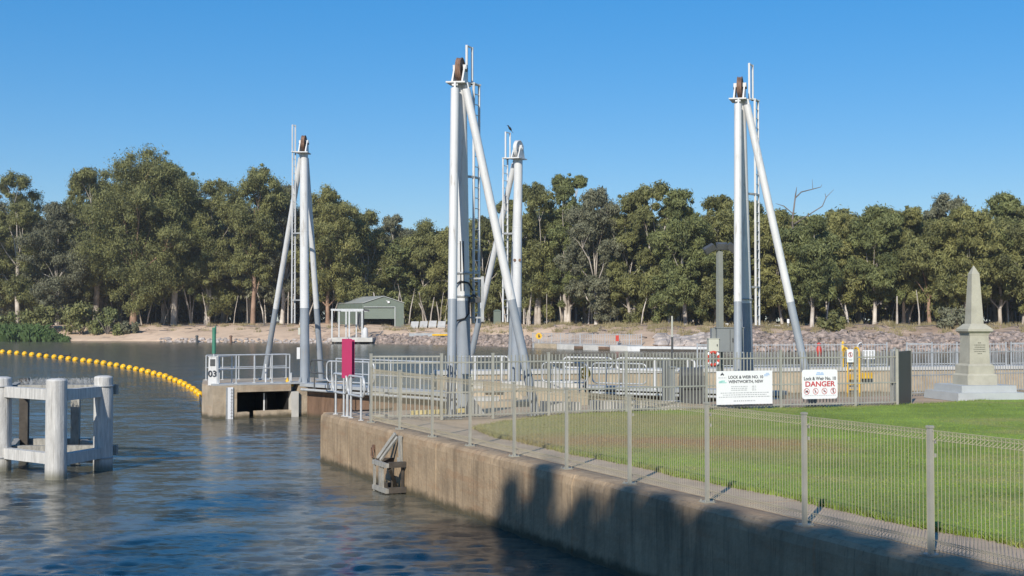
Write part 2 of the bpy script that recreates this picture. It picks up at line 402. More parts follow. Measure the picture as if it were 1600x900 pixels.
# concrete path beside the fence, in slabs
def off(d, w): return fl(d)-NW*w
mb = MB(); dd = 31.2
slab = 2.9; p0 = 0
ts = np.arange(0, 36, slab)
for i, t in enumerate(ts):
    a = A+U*(t+.012)-NW*.47; b_ = A+U*(t+slab-.012)-NW*.47
    c = b_-NW*.98; e = a-NW*.98
    mb.prism([(p.x,p.y) for p in (a,b_,c,e)], LZ-.05, LZ+.006+.004*(i % 2))
mb.build('concrete_path', 'path', kind='structure', label='narrow concrete path between mesh fence and lawn')
# lawn
edge = [off(d, 1.08+.05*math.sin(d*1.7)+.03*math.sin(d*4.1)) for d in np.arange(3, 24.1, .6)]
cur = [G(742,668,LZ+.03),G(790,659,LZ+.03),G(860,650.5,LZ+.03),G(930,646,LZ+.03),G(1000,643,LZ+.03),G(1150,640,LZ+.03),G(1300,637.2,LZ+.03),G(1400,634,LZ+.03),G(1500,628.5,LZ+.03),G(1600,621.5,LZ+.03),G(1750,615,LZ+.03)]
lawn = edge+cur+[Vector((40,45,0)), Vector((40,3,0))]
mb = MB(); mb.prism([(p.x,p.y) for p in lawn], LZ-.02, LZ+.045)
mb.build('lawn', 'lawn', kind='structure', label='mown lawn with worn reddish patches')
def inside(poly, x, y):
    c = np.zeros(len(x), bool); n = len(poly); j = n-1
    for i in range(n):
        xi, yi, xj, yj = poly[i].x, poly[i].y, poly[j].x, poly[j].y
        if yi != yj:
            c ^= ((yi > y) != (yj > y)) & (x < (xj-xi)*(y-yi)/(yj-yi)+xi)
        j = i
    return c
rng = np.random.default_rng(3)
N = 420000
x = rng.uniform(-3, 18, N); y = rng.uniform(9, 37, N)
keep = inside(lawn, x, y) & (x < .43*y+.6) & (rng.random(N) < np.clip(1.5-(y-9)/24, .25, 1))
x, y = x[keep], y[keep]
# tufts along the lawn edge
xe, ye = [], []
for a, b_ in zip(edge+cur, (edge+cur)[1:]):
    L = (b_-a).length; k = int(L*190)
    tt = rng.random(k); w = rng.normal(0, .035, k)
    nx, ny = -(b_-a).y/L, (b_-a).x/L
    xe.append(a.x+(b_.x-a.x)*tt+nx*w); ye.append(a.y+(b_.y-a.y)*tt+ny*w)
ne = sum(map(len, xe)); x = np.concatenate([x]+xe); y = np.concatenate([y]+ye); n = len(x)
h = rng.uniform(.008, .026, n); h[-ne:] = rng.uniform(.04, .10, ne)
th = rng.uniform(0, 2*np.pi, n); w = rng.uniform(.006, .012, n); lx = rng.normal(0, .6, n)*h; ly = rng.normal(0, .6, n)*h
z0 = np.full(n, LZ+.04); z0[-ne:] = LZ+.01
v = np.empty((n, 3, 3)); v[:,0] = np.c_[x-np.cos(th)*w, y-np.sin(th)*w, z0]; v[:,1] = np.c_[x+np.cos(th)*w, y+np.sin(th)*w, z0]; v[:,2] = np.c_[x+lx, y+ly, z0+h]
o = bpy.data.objects.new('grass', npmesh('grass', v.reshape(-1,3), n, [M['lawn']], k=3)); COL.objects.link(o)
o['kind'] = 'stuff'; o['label'] = 'short grass blades of the lawn'; o['category'] = 'grass'
# bank behind us where the shade trees stand
mb = MB(); mb.prism([(-60,-60),(60,-60),(60,-6.02),(-60,-6.02)], -1.6, .9)
mb.build('near_bank_ground', 'apron', kind='structure', label='bank behind the viewpoint')

# ------------------------------------------------------------------ mesh fence along the quay
root = thing('mesh_fence', 'long beige weldmesh fence with rolled top running along the quay wall', 'fence', fl(17))
POSTD = [26.5-1.79*k for k in range(-1, 13)]
for d in POSTD:
    mb = MB(); p = fl(d); rz = math.atan2(U.y, U.x)
    mb.box(p+Vector((0,0,.61)), (.044,.044,1.20), rz); mb.box(p+Vector((0,0,1.222)), (.056,.056,.022), rz)
    mb.box(p+Vector((0,0,.014)), (.15,.15,.018), rz)
    for sx in (-1,1):
        for q in (-1,1): mb.tube([p+U*(.055*sx)+NW*(.055*q)+Vector((0,0,.02)), p+U*(.055*sx)+NW*(.055*q)+Vector((0,0,.045))], .010, 6)
    for zz in (.95,1.08): mb.box(p-NW*.04+Vector((0,0,zz)), (.05,.03,.035), rz)
    mb.build('post', 'fence_post', root)
WR = .0024
ROLL = [(.0,.16),(.085,.115),(.0,.07),(.0,.16),(.0,1.10),(.085,1.145),(.0,1.19),(.0,1.10)]
for da, db in zip(POSTD, POSTD[1:]):
    mb = MB(); a, b_ = fl(da), fl(db); L = (b_-a).length; u = (b_-a).normalized(); nn = -NW
    k = int(L/.05)
    for i in range(1, k):
        q = a+u*(L*i/k)
        # one bent wire: rolled bottom, straight, rolled top
        for (n0,z0_), (n1,z1_) in ((ROLL[3],ROLL[4]),(ROLL[0],ROLL[1]),(ROLL[1],ROLL[2]),(ROLL[2],ROLL[0]),(ROLL[4],ROLL[5]),(ROLL[5],ROLL[6]),(ROLL[6],ROLL[4])):
            mb.tube([q+nn*n0+Vector((0,0,z0_)), q+nn*n1+Vector((0,0,z1_))], WR, 4, caps=False, smooth=False)
    for n0, z0_ in ((0,.16),(.085,.115),(0,.07),(0,1.10),(.085,1.145),(0,1.19)):
        mb.tube([a+u*.035+nn*n0+Vector((0,0,z0_)), b_-u*.035+nn*n0+Vector((0,0,z0_))], WR, 4, smooth=False)
    mb.build('mesh_panel', 'mesh_wire', root)

# ------------------------------------------------------------------ tubular fence in front of the lock
def tube_fence(name, pts, h, label, spacing=.094, top_first=True, mk='pale_fence', rails=(.10,.62,1.30), every=1, w=.020, pw=.06, roundtop=False):
    pts = [Vector(p) for p in pts]
    root = thing(name, label, 'fence', pts[0])
    for i, p in enumerate(pts):
        mb = MB(); mb.box(p+Vector((0,0,h/2+.015)), (pw,pw,h+.03), .3); mb.box(p+Vector((0,0,h+.04)), (pw*1.12,pw*1.12,.02), .3)
        mb.build('post', mk, root)
    for i, (a, b_) in enumerate(zip(pts, pts[1:])):
        mb = MB(); L = (b_-a).length; u = (b_-a).normalized(); k = max(2, int(L/spacing)); rz = math.atan2(u.y, u.x)
        for j in range(1, k):
            q = a+u*(L*j/k); mb.box(q+Vector((0,0,(h+.06)/2)), (w,w,h-.06), rz)
        rr = list(rails)+([h-.02] if i == 0 and top_first else [])
        for zr in rr: mb.box((a+b_)/2+Vector((0,0,zr)), (L-pw-.004,.036,.034), rz)
        mb.build('panel', mk, root)
    return root
FP = [(580,29.0),(690,29.1),(770,29.5),(857,30.2),(978,31.2),(1103,32.2),(1219,32.9),(1335,33.6),(1400,34.1)]
tube_fence('tubular_fence', [PX(a, d, LZ) for a, d in FP], 1.46, 'tall beige tubular steel fence carrying the two white signs in front of the lock')
tube_fence('tubular_fence', [Vector(p) for p in ((10.42,35.2,LZ),(11.4,38.2,LZ),(14.2,39.6,LZ),(17.0,41.0,LZ),(19.8,42.4,LZ),(22.6,43.8,LZ))], 1.42, 'grey tubular steel fence passing behind the stone obelisk', mk='galv_dull', w=.018, spacing=.11, top_first=False)

# ------------------------------------------------------------------ derrick towers
def split_tube(mb, p, q, r0, r1, zs=3.92, n=18):
    p, q = Vector(p), Vector(q); t = (zs-p.z)/(q.z-p.z); c = p.lerp(q, t); rc = r0+(r1-r0)*t
    mb.cur = 1; mb.tube([p, c], [r0, rc], n); mb.cur = 0; mb.tube([c, q], [rc+.001, r1], n)
def derrick(label, mast, top, legs, lad, offs=(None,None), wheel='rust', wheel_dir=(.25,1), hose=False, braces=(), flip=1):
    """mast foot, mast top, leg feet, ladder dict"""
    mast, top = Vector(mast), Vector(top)
    root = thing('derrick_tower', label, 'derrick', mast, 'tripod derricks around the lock')
    mb = MB(); split_tube(mb, mast, top, .172, .150, n=22); mb.cur = 1
    mb.lathe([(.26,0),(.26,.03),(.19,.035),(.19,.05)], mast+Vector((0,0,.0)), 20)
    for k in range(6):
        th = k*math.pi/3; u = Vector((math.cos(th), math.sin(th), 0))
        mb.add([mast+u*.165+Vector((0,0,.04)), mast+u*.25+Vector((0,0,.04)), mast+u*.165+Vector((0,0,.28)), mast+u*.165+u.cross(Vector((0,0,1)))*.01+Vector((0,0,.04)), mast+u*.25+u.cross(Vector((0,0,1)))*.01+Vector((0,0,.04)), mast+u*.165+u.cross(Vector((0,0,1)))*.01+Vector((0,0,.28))], [(0,1,2),(3,5,4),(0,3,4,1),(1,4,5,2)])
    for zs_ in (2.55, 3.92, 5.3, 6.7):
        tt = (zs_-mast.z)/(top.z-mast.z); rr_ = .172+(.150-.172)*tt; mb.cur = 1 if zs_ < 3.9 else 0
        mb.lathe([(rr_-.004,-.018),(rr_+.004,-.010),(rr_+.004,.010),(rr_-.004,.018)], mast.lerp(top, tt), 22)
    mb.build('mast', ['white_paint','grey_paint'], root)
    for f, of_ in zip(legs, offs):
        f = Vector(f); u = Vector((f.x-top.x, f.y-top.y, 0)).normalized()
        t2 = top+(Vector((of_[0],of_[1],0)) if of_ else u*.26)+Vector((0,0,-.14))
        mb = MB(); split_tube(mb, f, t2, .108, .100, n=16)
        mb.cur = 1; mb.box(f+Vector((0,0,.03)), (.42,.42,.05), .3); mb.box(f+Vector((0,0,.12)), (.05,.26,.2), .3)
        mb.cur = 0; d = (t2-f).normalized()
        mb.beam(t2-d*.02, t2+d*.16, .045, .16); mb.tube([t2+d*.09-u.cross(Vector((0,0,1)))*.07, t2+d*.09+u.cross(Vector((0,0,1)))*.07], .035, 10)
        mb.build('stay_leg', ['white_paint','grey_paint'], root)
    # head: plate, cheeks and sheave
    wd = Vector((wheel_dir[0], wheel_dir[1], 0)).normalized(); ax = Vector((wd.y, -wd.x, 0))*flip
    mb = MB()
    a_ = [top+wd*.30+ax*.20, top-wd*.34+ax*.20, top-wd*.40-ax*.26, top+wd*.26-ax*.24]
    mb.prism([(p.x,p.y) for p in a_], top.z, top.z+.035)
    mb.build('head_plate', 'white_paint', root)
    hc = top+Vector((0,0,.04))
    for s in (-1,1):
        mb = MB(); o_ = hc+ax*(.125*s)
        pts = [o_-wd*.26-ax*.02, o_+wd*.26-ax*.02, o_+wd*.09+Vector((0,0,.40)), o_-wd*.09+Vector((0,0,.40))]
        vs = [p-ax*.02 for p in pts]+[p+ax*.02 for p in pts]
        mb.add(vs, [(0,1,2,3),(7,6,5,4),(0,4,5,1),(1,5,6,2),(2,6,7,3),(3,7,4,0)])
        mb.box(o_+Vector((0,0,.39)), (.09,.15,.11), math.atan2(ax.y, ax.x))
        mb.build('bearing_bracket', 'white_paint', root)
    wc = hc+Vector((0,0,.33)); mx = Matrix((wd, Vector((0,0,1)), ax)).transposed()
    mb = MB(); mb.lathe([(.05,-.05),(.23,-.045),(.25,-.062),(.30,-.062),(.30,-.048),(.265,-.028),(.265,-.02),(.29,-.01),(.29,.01),(.265,.02),(.265,.028),(.30,.048),(.30,.062),(.25,.062),(.23,.045),(.05,.05)], wc, 30, mx)
    mb.build('sheave', wheel, root)
    mb = MB(); mb.tube([wc-ax*.18, wc+ax*.18], .05, 12); mb.build('axle', 'dark_grey' if wheel == 'rust' else 'white_paint', root)
    # ladder
    u = Vector(lad['u']); b0, b1 = Vector(lad['foot']), Vector(lad['top']); ext = lad['ext']; sh = Vector(lad['shift'])
    lr = thing_part = None
    mb = MB()
    for s in (0,1):
        mb.beam(b0+u*s, b1+u*s, .055, .03, up=u); mb.beam(b1+u*s+sh, b1+u*s+sh+Vector((0,0,ext)), .055, .03, up=u)
    mb.beam(b1+sh+Vector((0,0,ext-.02)), b1+sh+u+Vector((0,0,ext-.02)), .035, .03)
    nr = int((b1-b0).length/.255)
    for i in range(1, nr):
        q = b0.lerp(b1, i/nr); mb.tube([q, q+u], .012, 6)
    # platform ring that steps across at the top
    mb.beam(b1+Vector((0,0,0)), b1+u, .05, .03); mb.beam(b1+u*1.1, b1+sh-u*.1, .10, .035); mb.beam(b1-u*.1, b1+sh-u*.1+u, .08, .035)
    mb.build('ladder', 'white_paint', root)
    for zb in lad['brackets']:
        t = (zb-mast.z)/(top.z-mast.z); mp = mast.lerp(top, t); t2 = (zb-b0.z)/(b1.z-b0.z); lp = b0.lerp(b1, t2)
        mb = MB(); mb.beam(mp, lp, .04, .05); mb.beam(mp, lp+u, .04, .05); mb.beam(lp-u*.06, lp+u*1.06, .05, .04)
        mb.build('ladder_bracket', 'galv_dull', root)
    mb = MB(); mb.beam(top+Vector((0,0,.018)), b1+u*.5+sh+Vector((0,0,.002)), .14, .03); mb.build('head_arm', 'white_paint', root)
    return root
Z3 = LZ
def lad(px0, d, wpx, ytop, ybot, zt, ext_y, shift_px, br, dy=.26):
    s = d/F; foot = P(px0, ybot, d); tp = P(px0, ytop, d); foot.x = tp.x = (px0-800)/F*d
    return dict(foot=foot, top=tp, u=(wpx*s, dy, 0), ext=ztop(ext_y, d)-tp.z, shift=(shift_px*s, -.05, 0), brackets=br)
# T2: centre, near side
m2 = PX(726, 31.2, LZ); t2 = PX(719, 31.0, ztop(133,31.0))
T2 = derrick('tall white derrick nearest the middle, its stay legs straddling the centre of the tubular fence', m2, t2, [PX(705,29.45,LZ), PX(838,30.4,LZ)],
    lad(740,31.3,8,130,505,0,71,-11,(4.6,6.95)), wheel_dir=(.22,1), flip=1, offs=((-.12,-.31),(.15,-.17)))
# T3: right, near side
m3 = PX(1168, 35.0, LZ); t3 = PX(1158, 34.6, ztop(158,34.6))
T3 = derrick('white derrick on the right, standing behind the two white signs', m3, t3, [PX(1152,33.1,LZ), PX(1270,33.7,LZ)],
    lad(1181,35.0,8,155,508,0,99,-9,(4.35,6.9)), wheel_dir=(.30,1), flip=1, offs=((-.12,-.32),(.15,-.17)))
# T1: left pier
m1 = PX(477,46.5,LZ); t1 = PX(474,46.6,ztop(240,46.6))
T1 = derrick('white derrick on the left concrete pier beside the yellow boom', m1, t1, [PX(413,49.5,LZ), PX(503,48.9,LZ)],
    lad(456,46.9,4,237,505,0,195,0,(4.2,6.65),.08), wheel_dir=(.05,1), flip=1)
# T4: far, behind T2
m4 = PX(806, 44.6, LZ); t4 = PX(810, 44.6, ztop(249,44.6))
T4 = derrick('white derrick behind the central one, with white pulley wheel and bird on its ladder', m4, t4, [PX(727,47.5,LZ), PX(797,47.0,LZ)],
    lad(786,44.9,7,247,503,0,206,4,(4.6,6.5)), wheel='white_paint', wheel_dir=(.5,1), flip=1)
# fittings on the central derrick: slot, hoses, clamp rings
def ring(c, r0, m, parent, name, h=.05, th=.02):
    mb = MB(); mb.lathe([(r0,-h/2),(r0+th,-h/2),(r0+th,h/2),(r0,h/2)], c, 20); mb.build(name, m, parent)
def mpt(m, t, z): return m.lerp(t, (z-m.z)/(t.z-m.z))
for dx in (-.045,.03):
    mb = MB(); a = mpt(m2,t2,4.15)+Vector((dx,-.168,0)); b_ = mpt(m2,t2,5.35)+Vector((dx,-.165,0)); mb.beam(a, b_, .022, .02, up=(0,1,0)); mb.build('cable', 'black', T2)
for zc in (4.02,4.58): ring(mpt(m2,t2,zc), .166, 'galv_dull', T2, 'clamp_ring')
mb = MB(); a = mpt(m2,t2,4.28)
mb.tube([a+Vector((-.30,-.05,-.25)), a+Vector((-.22,-.16,-.02)), a+Vector((-.05,-.20,.10)), a+Vector((.14,-.16,.06)), a+Vector((.24,-.05,-.12))], .022, 8)
a = mpt(m2,t2,3.45); mb.tube([a+Vector((-.24,-.1,-.16)), a+Vector((-.14,-.19,-.02)), a+Vector((.05,-.20,.03)), a+Vector((.14,-.17,.15)), a+Vector((.15,-.15,.55))], .022, 8)
mb.build('hose', 'black', T2)
mb = MB(); a = mpt(m2,t2,3.92)+Vector((.25,.05,0)); mb.box(a, (.42,.24,.10), .2); mb.tube([a+Vector((-.15,0,.05)), a+Vector((.0,0,.13)), a+Vector((.18,0,.04))], .03, 8); mb.build('hose_reel', 'dark_grey', T2)
mb = MB(); p = PX(754,31.0,0)
mb.box((p.x,p.y,3.95), (.07,.07,1.1)); mb.beam((p.x,p.y,4.45), mpt(m2,t2,4.45), .04, .04); mb.beam((p.x,p.y,3.5), mpt(m2,t2,3.5), .04, .04); mb.build('guide_post', 'galv_dull', T2)
mb = MB(); p = PX(731,30.6,0); mb.box((p.x,p.y,LZ+.74), (.24,.16,.46), .15); mb.box((p.x,p.y,LZ+.975), (.27,.19,.02), .15)
mb.box((p.x,p.y+.16,LZ+.74), (.05,.2,.3), .15); mb.build('switch_box', 'cab_cream', T2)
mb = MB()
p = PX(741,30.2,LZ); mb.add([p+Vector((-.25,0,.01)), p+Vector((.28,.05,.01)), p+Vector((-.1,.02,.55)), p+Vector((-.25,.06,.01)), p+Vector((.28,.11,.01)), p+Vector((-.1,.08,.55))], [(0,1,2),(5,4,3),(0,3,4,1),(1,4,5,2),(2,5,3,0)])
mb.build('foot_gusset', 'galv_dull', T2)
for dx in (-.09,.09):
    mb = MB(); a = mpt(m4,t4,5.55); mb.tube([a+Vector((dx,-.17,0)), a+Vector((dx,-.15,0))], .05, 12); mb.build('rust_spot_flange', 'rust', T4)
mb = MB(); mb.box(m1+Vector((-.22,-.05,1.1)), (.12,.12,.42)); mb.build('switch_box', 'white_paint', T1)
mb = MB(); mb.box(m1+Vector((-.20,-.05,1.9)), (.08,.08,.25)); mb.build('switch_box', 'cab_cream', T1)
# floodlight shadow-side bracket of the right derrick
ring(mpt(m3,t3,4.02), .166, 'galv_dull', T3, 'clamp_ring')
# bird on ladder
b1 = P(797,205,44.9)
mb = MB()
BS = .55
mb.lathe([(r_*BS,z_*BS) for r_, z_ in [(.01,-.17),(.05,-.12),(.075,-.02),(.07,.08),(.04,.15),(.032,.19),(.045,.225),(.03,.255),(.005,.265)]], b1+Vector((0,.12,.11)), 10, Matrix.Rotation(R(-35), 3, 'Y') @ Matrix.Rotation(R(10), 3, 'X'))
mb.beam(b1+Vector((-.07,.12,.225)), b1+Vector((-.12,.12,.22)), .012, .01)
mb.beam(b1+Vector((.03,.12,.04)), b1+Vector((.11,.12,-.04)), .03, .012)
mb.build('bird', 'black', org=b1, label='small black bird perched on top of the derrick ladder', category='bird')

# ------------------------------------------------------------------ left pier
fdir = (PX(468,46.2,0)-PX(334,44.7,0)); fdir.z = 0; L0 = fdir.length; fx = fdir.normalized(); fy = Vector((-fx.y, fx.x, 0)); O = PX(334,44.7,0)
def W(a, b_, z=0): return O+fx*a+fy*b_+Vector((0,0,z))
def slab_(mb, a0, a1, b0, b1, z0, z1): mb.prism([(W(a,b_).x, W(a,b_).y) for a, b_ in ((a0,b0),(a1,b0),(a1,b1),(a0,b1))], z0, z1)
root = thing('lock_pier', 'left concrete pier with an open dark recess and a white gauge board', 'pier', W(1.5,2))
mb = MB()
mb.prism([(p.x,p.y) for p in (W(0,0),W(.85,0),W(.85,1.6),W(L0+.02,1.6),W(L0+.02,.12),W(L0+.75,.12),W(L0+.9,1.1),W(L0+2.3,1.1),W(L0+2.3,5.4),W(1.1,5.4),W(.06,1.68))], -1.5, LZ)
slab_(mb, .852, L0-.30, .0, 1.598, .93, LZ-.004)       # deck over the recess
slab_(mb, .852, 1.30, .01, .30, -1.5, .22); slab_(mb, 1.55, L0-.02, .01, .35, -1.5, .24)   # sill
mb.build('concrete_body', 'pier_conc', root)
mb = MB(); slab_(mb, .856, L0-.3, 1.575, 1.594, -.4, .926); slab_(mb, 2.0, 2.04, .3, 1.57, .2, .926); slab_(mb, L0-.34,L0-.31,.3,1.57,.2,.926); mb.build('recess_shade', 'dark_void', root)  # near-black sheets put the shade of the open recess into colour
mb = MB(); mb.prism([(p.x,p.y) for p in (W(L0-.28,.0),W(L0-.02,-.02),W(L0-.02,1.59),W(L0-.28,1.59))], -1.5, .90); mb.build('end_column', 'pale_conc', root)
mb = MB(); mb.box(W(1.95,.36,.55), (.05,.05,.62), 0); mb.build('inner_post', 'galv', root)
mb = MB(); slab_(mb, 0.05, L0+.2, .05, .75, LZ+.003, LZ+.06); mb.build('deck_edge', 'deck_grey', root)
g0 = W(.60,-.04,.53)
gr = thing('gauge_board', 'white water level gauge with black ticks on the left pier', 'gauge', g0)
mb = MB(); mb.box(g0, (.19,.03,1.16), math.atan2(fx.y, fx.x)); mb.build('board', 'sign_white', gr)
mb = MB()
for i in range(22): mb.box(g0+fx*.045-fy*.018+Vector((0,0,-.54+i*.05)), (.05 if i % 2 else .07,.006,.022), math.atan2(fx.y, fx.x))
mb.build('tick_marks', 'ink', gr)
mb = MB(); slab_(mb, .45,.50,-.05,-.002,-.4,1.1); mb.build('guide_rail', 'galv_dull', gr)
# number pillar
q = W(.16,.60,LZ); rz = .10
pr = thing('number_pillar', 'pale grey box pillar with dark numerals at the end of the left pier', 'sign', q)
mb = MB(); mb.frustum(q, LZ+.0, LZ+1.0, .31, .27, rz, .30, .26); mb.frustum(q, LZ+1.0, LZ+1.02, .33, .33, rz, .29, .29); mb.build('body', 'white_paint', pr)
fm = Matrix.Translation(q+Vector((math.sin(rz)*.165, -math.cos(rz)*.165, 0))) @ Matrix.Rotation(rz, 4, 'Z') @ Matrix.Rotation(R(90), 4, 'X')
mb = MB(); c = q+Vector((math.sin(rz)*.142, -math.cos(rz)*.142, .80)); mb.box(c, (.17,.02,.24), rz); mb.build('dark_panel', 'dark_grey', pr)
text('0', .30, fm @ Matrix.Translation((-.075,.40,0)), 'ink', pr, 'numeral'); text('3', .30, fm @ Matrix.Translation((.075,.40,0)), 'ink', pr, 'numeral')
q = PX(335,46.3,LZ)
nr_ = thing('beacon_post', 'slim green topped navigation beacon rising behind the number pillar', 'beacon', q)
mb = MB(); mb.tube([q, q+Vector((0,0,1.10))], .035, 10); mb.build('pole', 'galv', nr_)
mb = MB(); mb.tube([q+Vector((0,0,1.09)), q+Vector((0,0,2.03))], .07, 12); mb.tube([q+Vector((.05,0,1.80)), q+Vector((.05,0,2.08))], .03, 8); mb.build('green_sleeve', 'green_paint', nr_)
# handrails
def rail(label, a, b_, h=1.0, posts=4, mk='galv', mids=(.5,), curve=True, r=.024, name='handrail', group=None, tall=0):
    a, b_ = Vector(a), Vector(b_); u = (b_-a); L = u.length; u.normalize(); zv = Vector((0,0,1))
    root = thing(name, label, 'handrail', a, group)
    for i in range(posts):
        q = a+u*(L*(i+.5*(posts > 1)*.25 if False else (i/(posts-1) if posts > 1 else .5)*L)/L if L else 0)
        q = a+u*(L*(i/(posts-1) if posts > 1 else .5))
        if curve: q = a+u*(.25+(L-.5)*(i/(posts-1) if posts > 1 else .5))
        mb = MB(); mb.tube([q, q+zv*(h+tall)], r, 8); mb.box(q+zv*.01, (.11,.11,.02)); mb.build('upright', mk, root)
    mb = MB()
    if curve:
        c = .16
        pts = arc(a+u*c+zv*(h-c), -u*c, -zv*c, 90, 0, 4)[0:0]
        lo = mids[0]*h if mids else .3
        pts = arc(a+u*c+zv*(lo+c), u*c, zv*c, 270, 180, 5)+arc(a+u*c+zv*(h-c), u*c, zv*c, 180, 90, 5)+arc(b_-u*c+zv*(h-c), u*c, zv*c, 90, 0, 5)+arc(b_-u*c+zv*(lo+c), u*c, zv*c, 0, -90, 5)
        pts.append(pts[0]); mb.tube(pts, r, 8, caps=False)
    else:
        mb.tube([a+zv*h, b_+zv*h], r, 8)
        for q in mids: mb.tube([a+zv*h*q, b_+zv*h*q], r*.85, 8)
    mb.build('rail', mk, root); return root
HG = 'galvanised handrails around the lock'
rail('two bar handrail along the front of the left pier', W(.25,.3,LZ+.06), W(L0-.25,.3,LZ+.06), 1.0, 5, mids=(.52,), curve=False, group=HG)
rail('handrail along the rear of the left pier, behind the raking leg', W(1.0,4.6,LZ), W(L0+1.2,5.0,LZ), .95, 6, mids=(.5,), curve=False, group=HG)
rail('short looped handrail beside the number pillar', W(.5,1.5,LZ), W(1.5,2.4,LZ), .98, 2, curve=True, group=HG)
mb = MB()
for px_, y0, y1 in ((417,566,592),(441,582,595),(394,563,592)):
    pass
q = W(2.05,.5,LZ+.06); o = MB(); o.tube([q, q+Vector((0,0,.62))], .03, 8); o.tube([q+Vector((0,0,.62)), q+Vector((0,0,.66))], .036, 8); o.build('stub_post', 'white_paint', org=q, label='taller white stub post on the front of the left pier deck', category='post')
q = W(3.0,.5,LZ+.06); o = MB(); o.tube([q, q+Vector((0,0,.30))], .03, 8); o.tube([q+Vector((0,0,.30)), q+Vector((0,0,.33))], .036, 8); o.build('stub_post', 'white_paint', org=q, label='short white stub post near the derrick end of the left pier', category='post')
q = W(L0-.32,.35,LZ+.06); o = MB(); o.box(q+Vector((-.12,0,-.08)), (.16,.16,.16)); o.box(q+Vector((.14,0,-.08)), (.14,.16,.16)); o.lathe([(.06,0),(.07,.06),(.03,.11),(.03,.16)], q, 10); o.build('mooring_bollard', 'yellow_paint', org=q, label='small yellow mooring fitting beside the left derrick foot', category='bollard')

# ------------------------------------------------------------------ lock gates, chamber walls
def gate(label, a, b_, deckh=.11):
    a, b_ = Vector(a), Vector(b_); u = (b_-a).normalized(); L = (b_-a).length; n = Vector((u.y,-u.x,0))
    root = thing('lock_gate', label, 'lock gate', a, 'lock gate leaves')
    mb = MB(); rz = math.atan2(u.y, u.x)
    k = 7
    mb.box((a+b_)/2+Vector((0,0,-.28-LZ+.0+.55)), (L,.30,1.9), rz)
    for i in range(k+1): mb.box(a+u*(L*i/k)+n*.155+Vector((0,0,-LZ+.3)), (.07,.02,1.4), rz)
    mb.build('leaf', 'brown_gate', root)
    mb = MB(); mb.box((a+b_)/2+n*.12+Vector((0,0,.03)), (L,.75,deckh), rz); mb.build('walkway', 'deck_grey', root)
    mb = MB(); mb.tube([a+n*.42+Vector((0,0,-.14)), b_+n*.42+Vector((0,0,-.14))], .05, 10); mb.build('pipe', 'galv', root)
    return root
ga, gb = Vector((-7.15,45.75,LZ-.02)), Vector((-2.2,40.2,LZ-.02))
gate('rust brown gate leaf between the left pier and the magenta board', ga, gb)
gc = Vector((-.2,36.5,LZ-.02)); gate('rust brown gate leaf behind the foot of the central derrick', gb+Vector((.1,-.12,0)), gc)
gd, ge = Vector((2.6,44.6,LZ-.05)), Vector((8.6,40.6,LZ-.05)); gate('grey decked gate leaf to the right of the central derricks', gd, ge, .13)
# far lock wall and pier
far0, far1 = Vector((-3.2,57.,0)), Vector((60,73,0)); fu = (far1-far0).normalized(); fn = Vector((-fu.y,fu.x,0))
root = thing('lock_wall', 'long pale far wall of the lock chamber under a row of grey railings', 'lock wall', far0)
mb = MB(); L = (far1-far0).length; k = 10
for i in range(k):
    a = far0+fu*(L*i/k+.01); b_ = far0+fu*(L*(i+1)/k-.01)
    mb.prism([(p.x,p.y) for p in (a,b_,b_+fn*1.8,a+fn*1.8)], -1.5, LZ-.12)
mb.build('concrete_body', 'far_conc', root)
mb = MB()
a, b_ = far0-fn*.06, far1-fn*.06; mb.prism([(p.x,p.y) for p in (a,b_,b_+fn*1.9,a+fn*1.9)], LZ-.12, LZ+.04); mb.build('coping', 'pale_conc', root)
root = thing('lock_pier', 'low concrete pier carrying the derrick with the white pulley wheel', 'pier', Vector((0,45,0)))
mb = MB(); mb.prism([(-2.3,42.8),(2.6,43.6),(2.9,50),(-2.6,50)], -1.5, LZ-.01); mb.build('concrete_body', 'far_conc', root)
mb = MB(); mb.prism([(-2.2,42.9),(2.4,43.7),(2.4,44.0),(-2.2,43.2)], LZ-.006, LZ+.22); mb.box((-.6,42.9,.75),(.5,.2,.22)); mb.build('kerb', 'pale_conc', root)
# railings on the far wall
def frail(i, label, t0, t1, h=1.15):
    a = far0+fu*t0+fn*.6; b_ = far0+fu*t1+fn*.6; pts = [a.lerp(b_, q/4)+Vector((0,0,LZ+.04)) for q in range(5)]
    tube_fence('tubular_railing', pts, h, label, spacing=.16, mk='galv', rails=(.12,h-.06), w=.02, pw=.05)
frail(0, 'grey railing on the far lock wall left of the yellow ladder', 12.5, 22.5)
frail(1, 'grey railing on the far lock wall between yellow ladder and obelisk', 23.6, 29.2)
frail(2, 'grey railing on the far lock wall right of the obelisk', 29.5, 40)
# chamber handrails
rail('white arched handrail on the central pier left of the far derrick', Vector((-1.5,43.6,LZ)), Vector((-.1,43.9,LZ)), 1.05, 2, mids=(.12,), group=HG, mk='white_paint', r=.03)
rail('white handrail with open arch on the far gate, left of the gap', PX(880,44,LZ), PX(957,43,LZ), 1.02, 3, mids=(.66,), group=HG, mk='white_paint', r=.03)
rail('white handrail with thick lower bar on the far gate, right of the gap', PX(963,43,LZ), PX(1085,41.5,LZ), 1.02, 3, mids=(.62,), group=HG, mk='white_paint', r=.034)
rail('grey handrail along the edge behind the low white kerb wall', PX(847,40.5,LZ), PX(917,40,LZ), .95, 3, mids=(.35,), group=HG)
rail('grey handrail next to the yellow valve wheel', PX(925,40,LZ), PX(1010,39,LZ), .95, 3, mids=(.35,), group=HG)
rail('long thin handrail on the brown gate behind the magenta board', ga+Vector((1.0,-.9,.05)), gb+Vector((.3,.1,.05)), .92, 5, mids=(.45,), curve=False, group=HG)
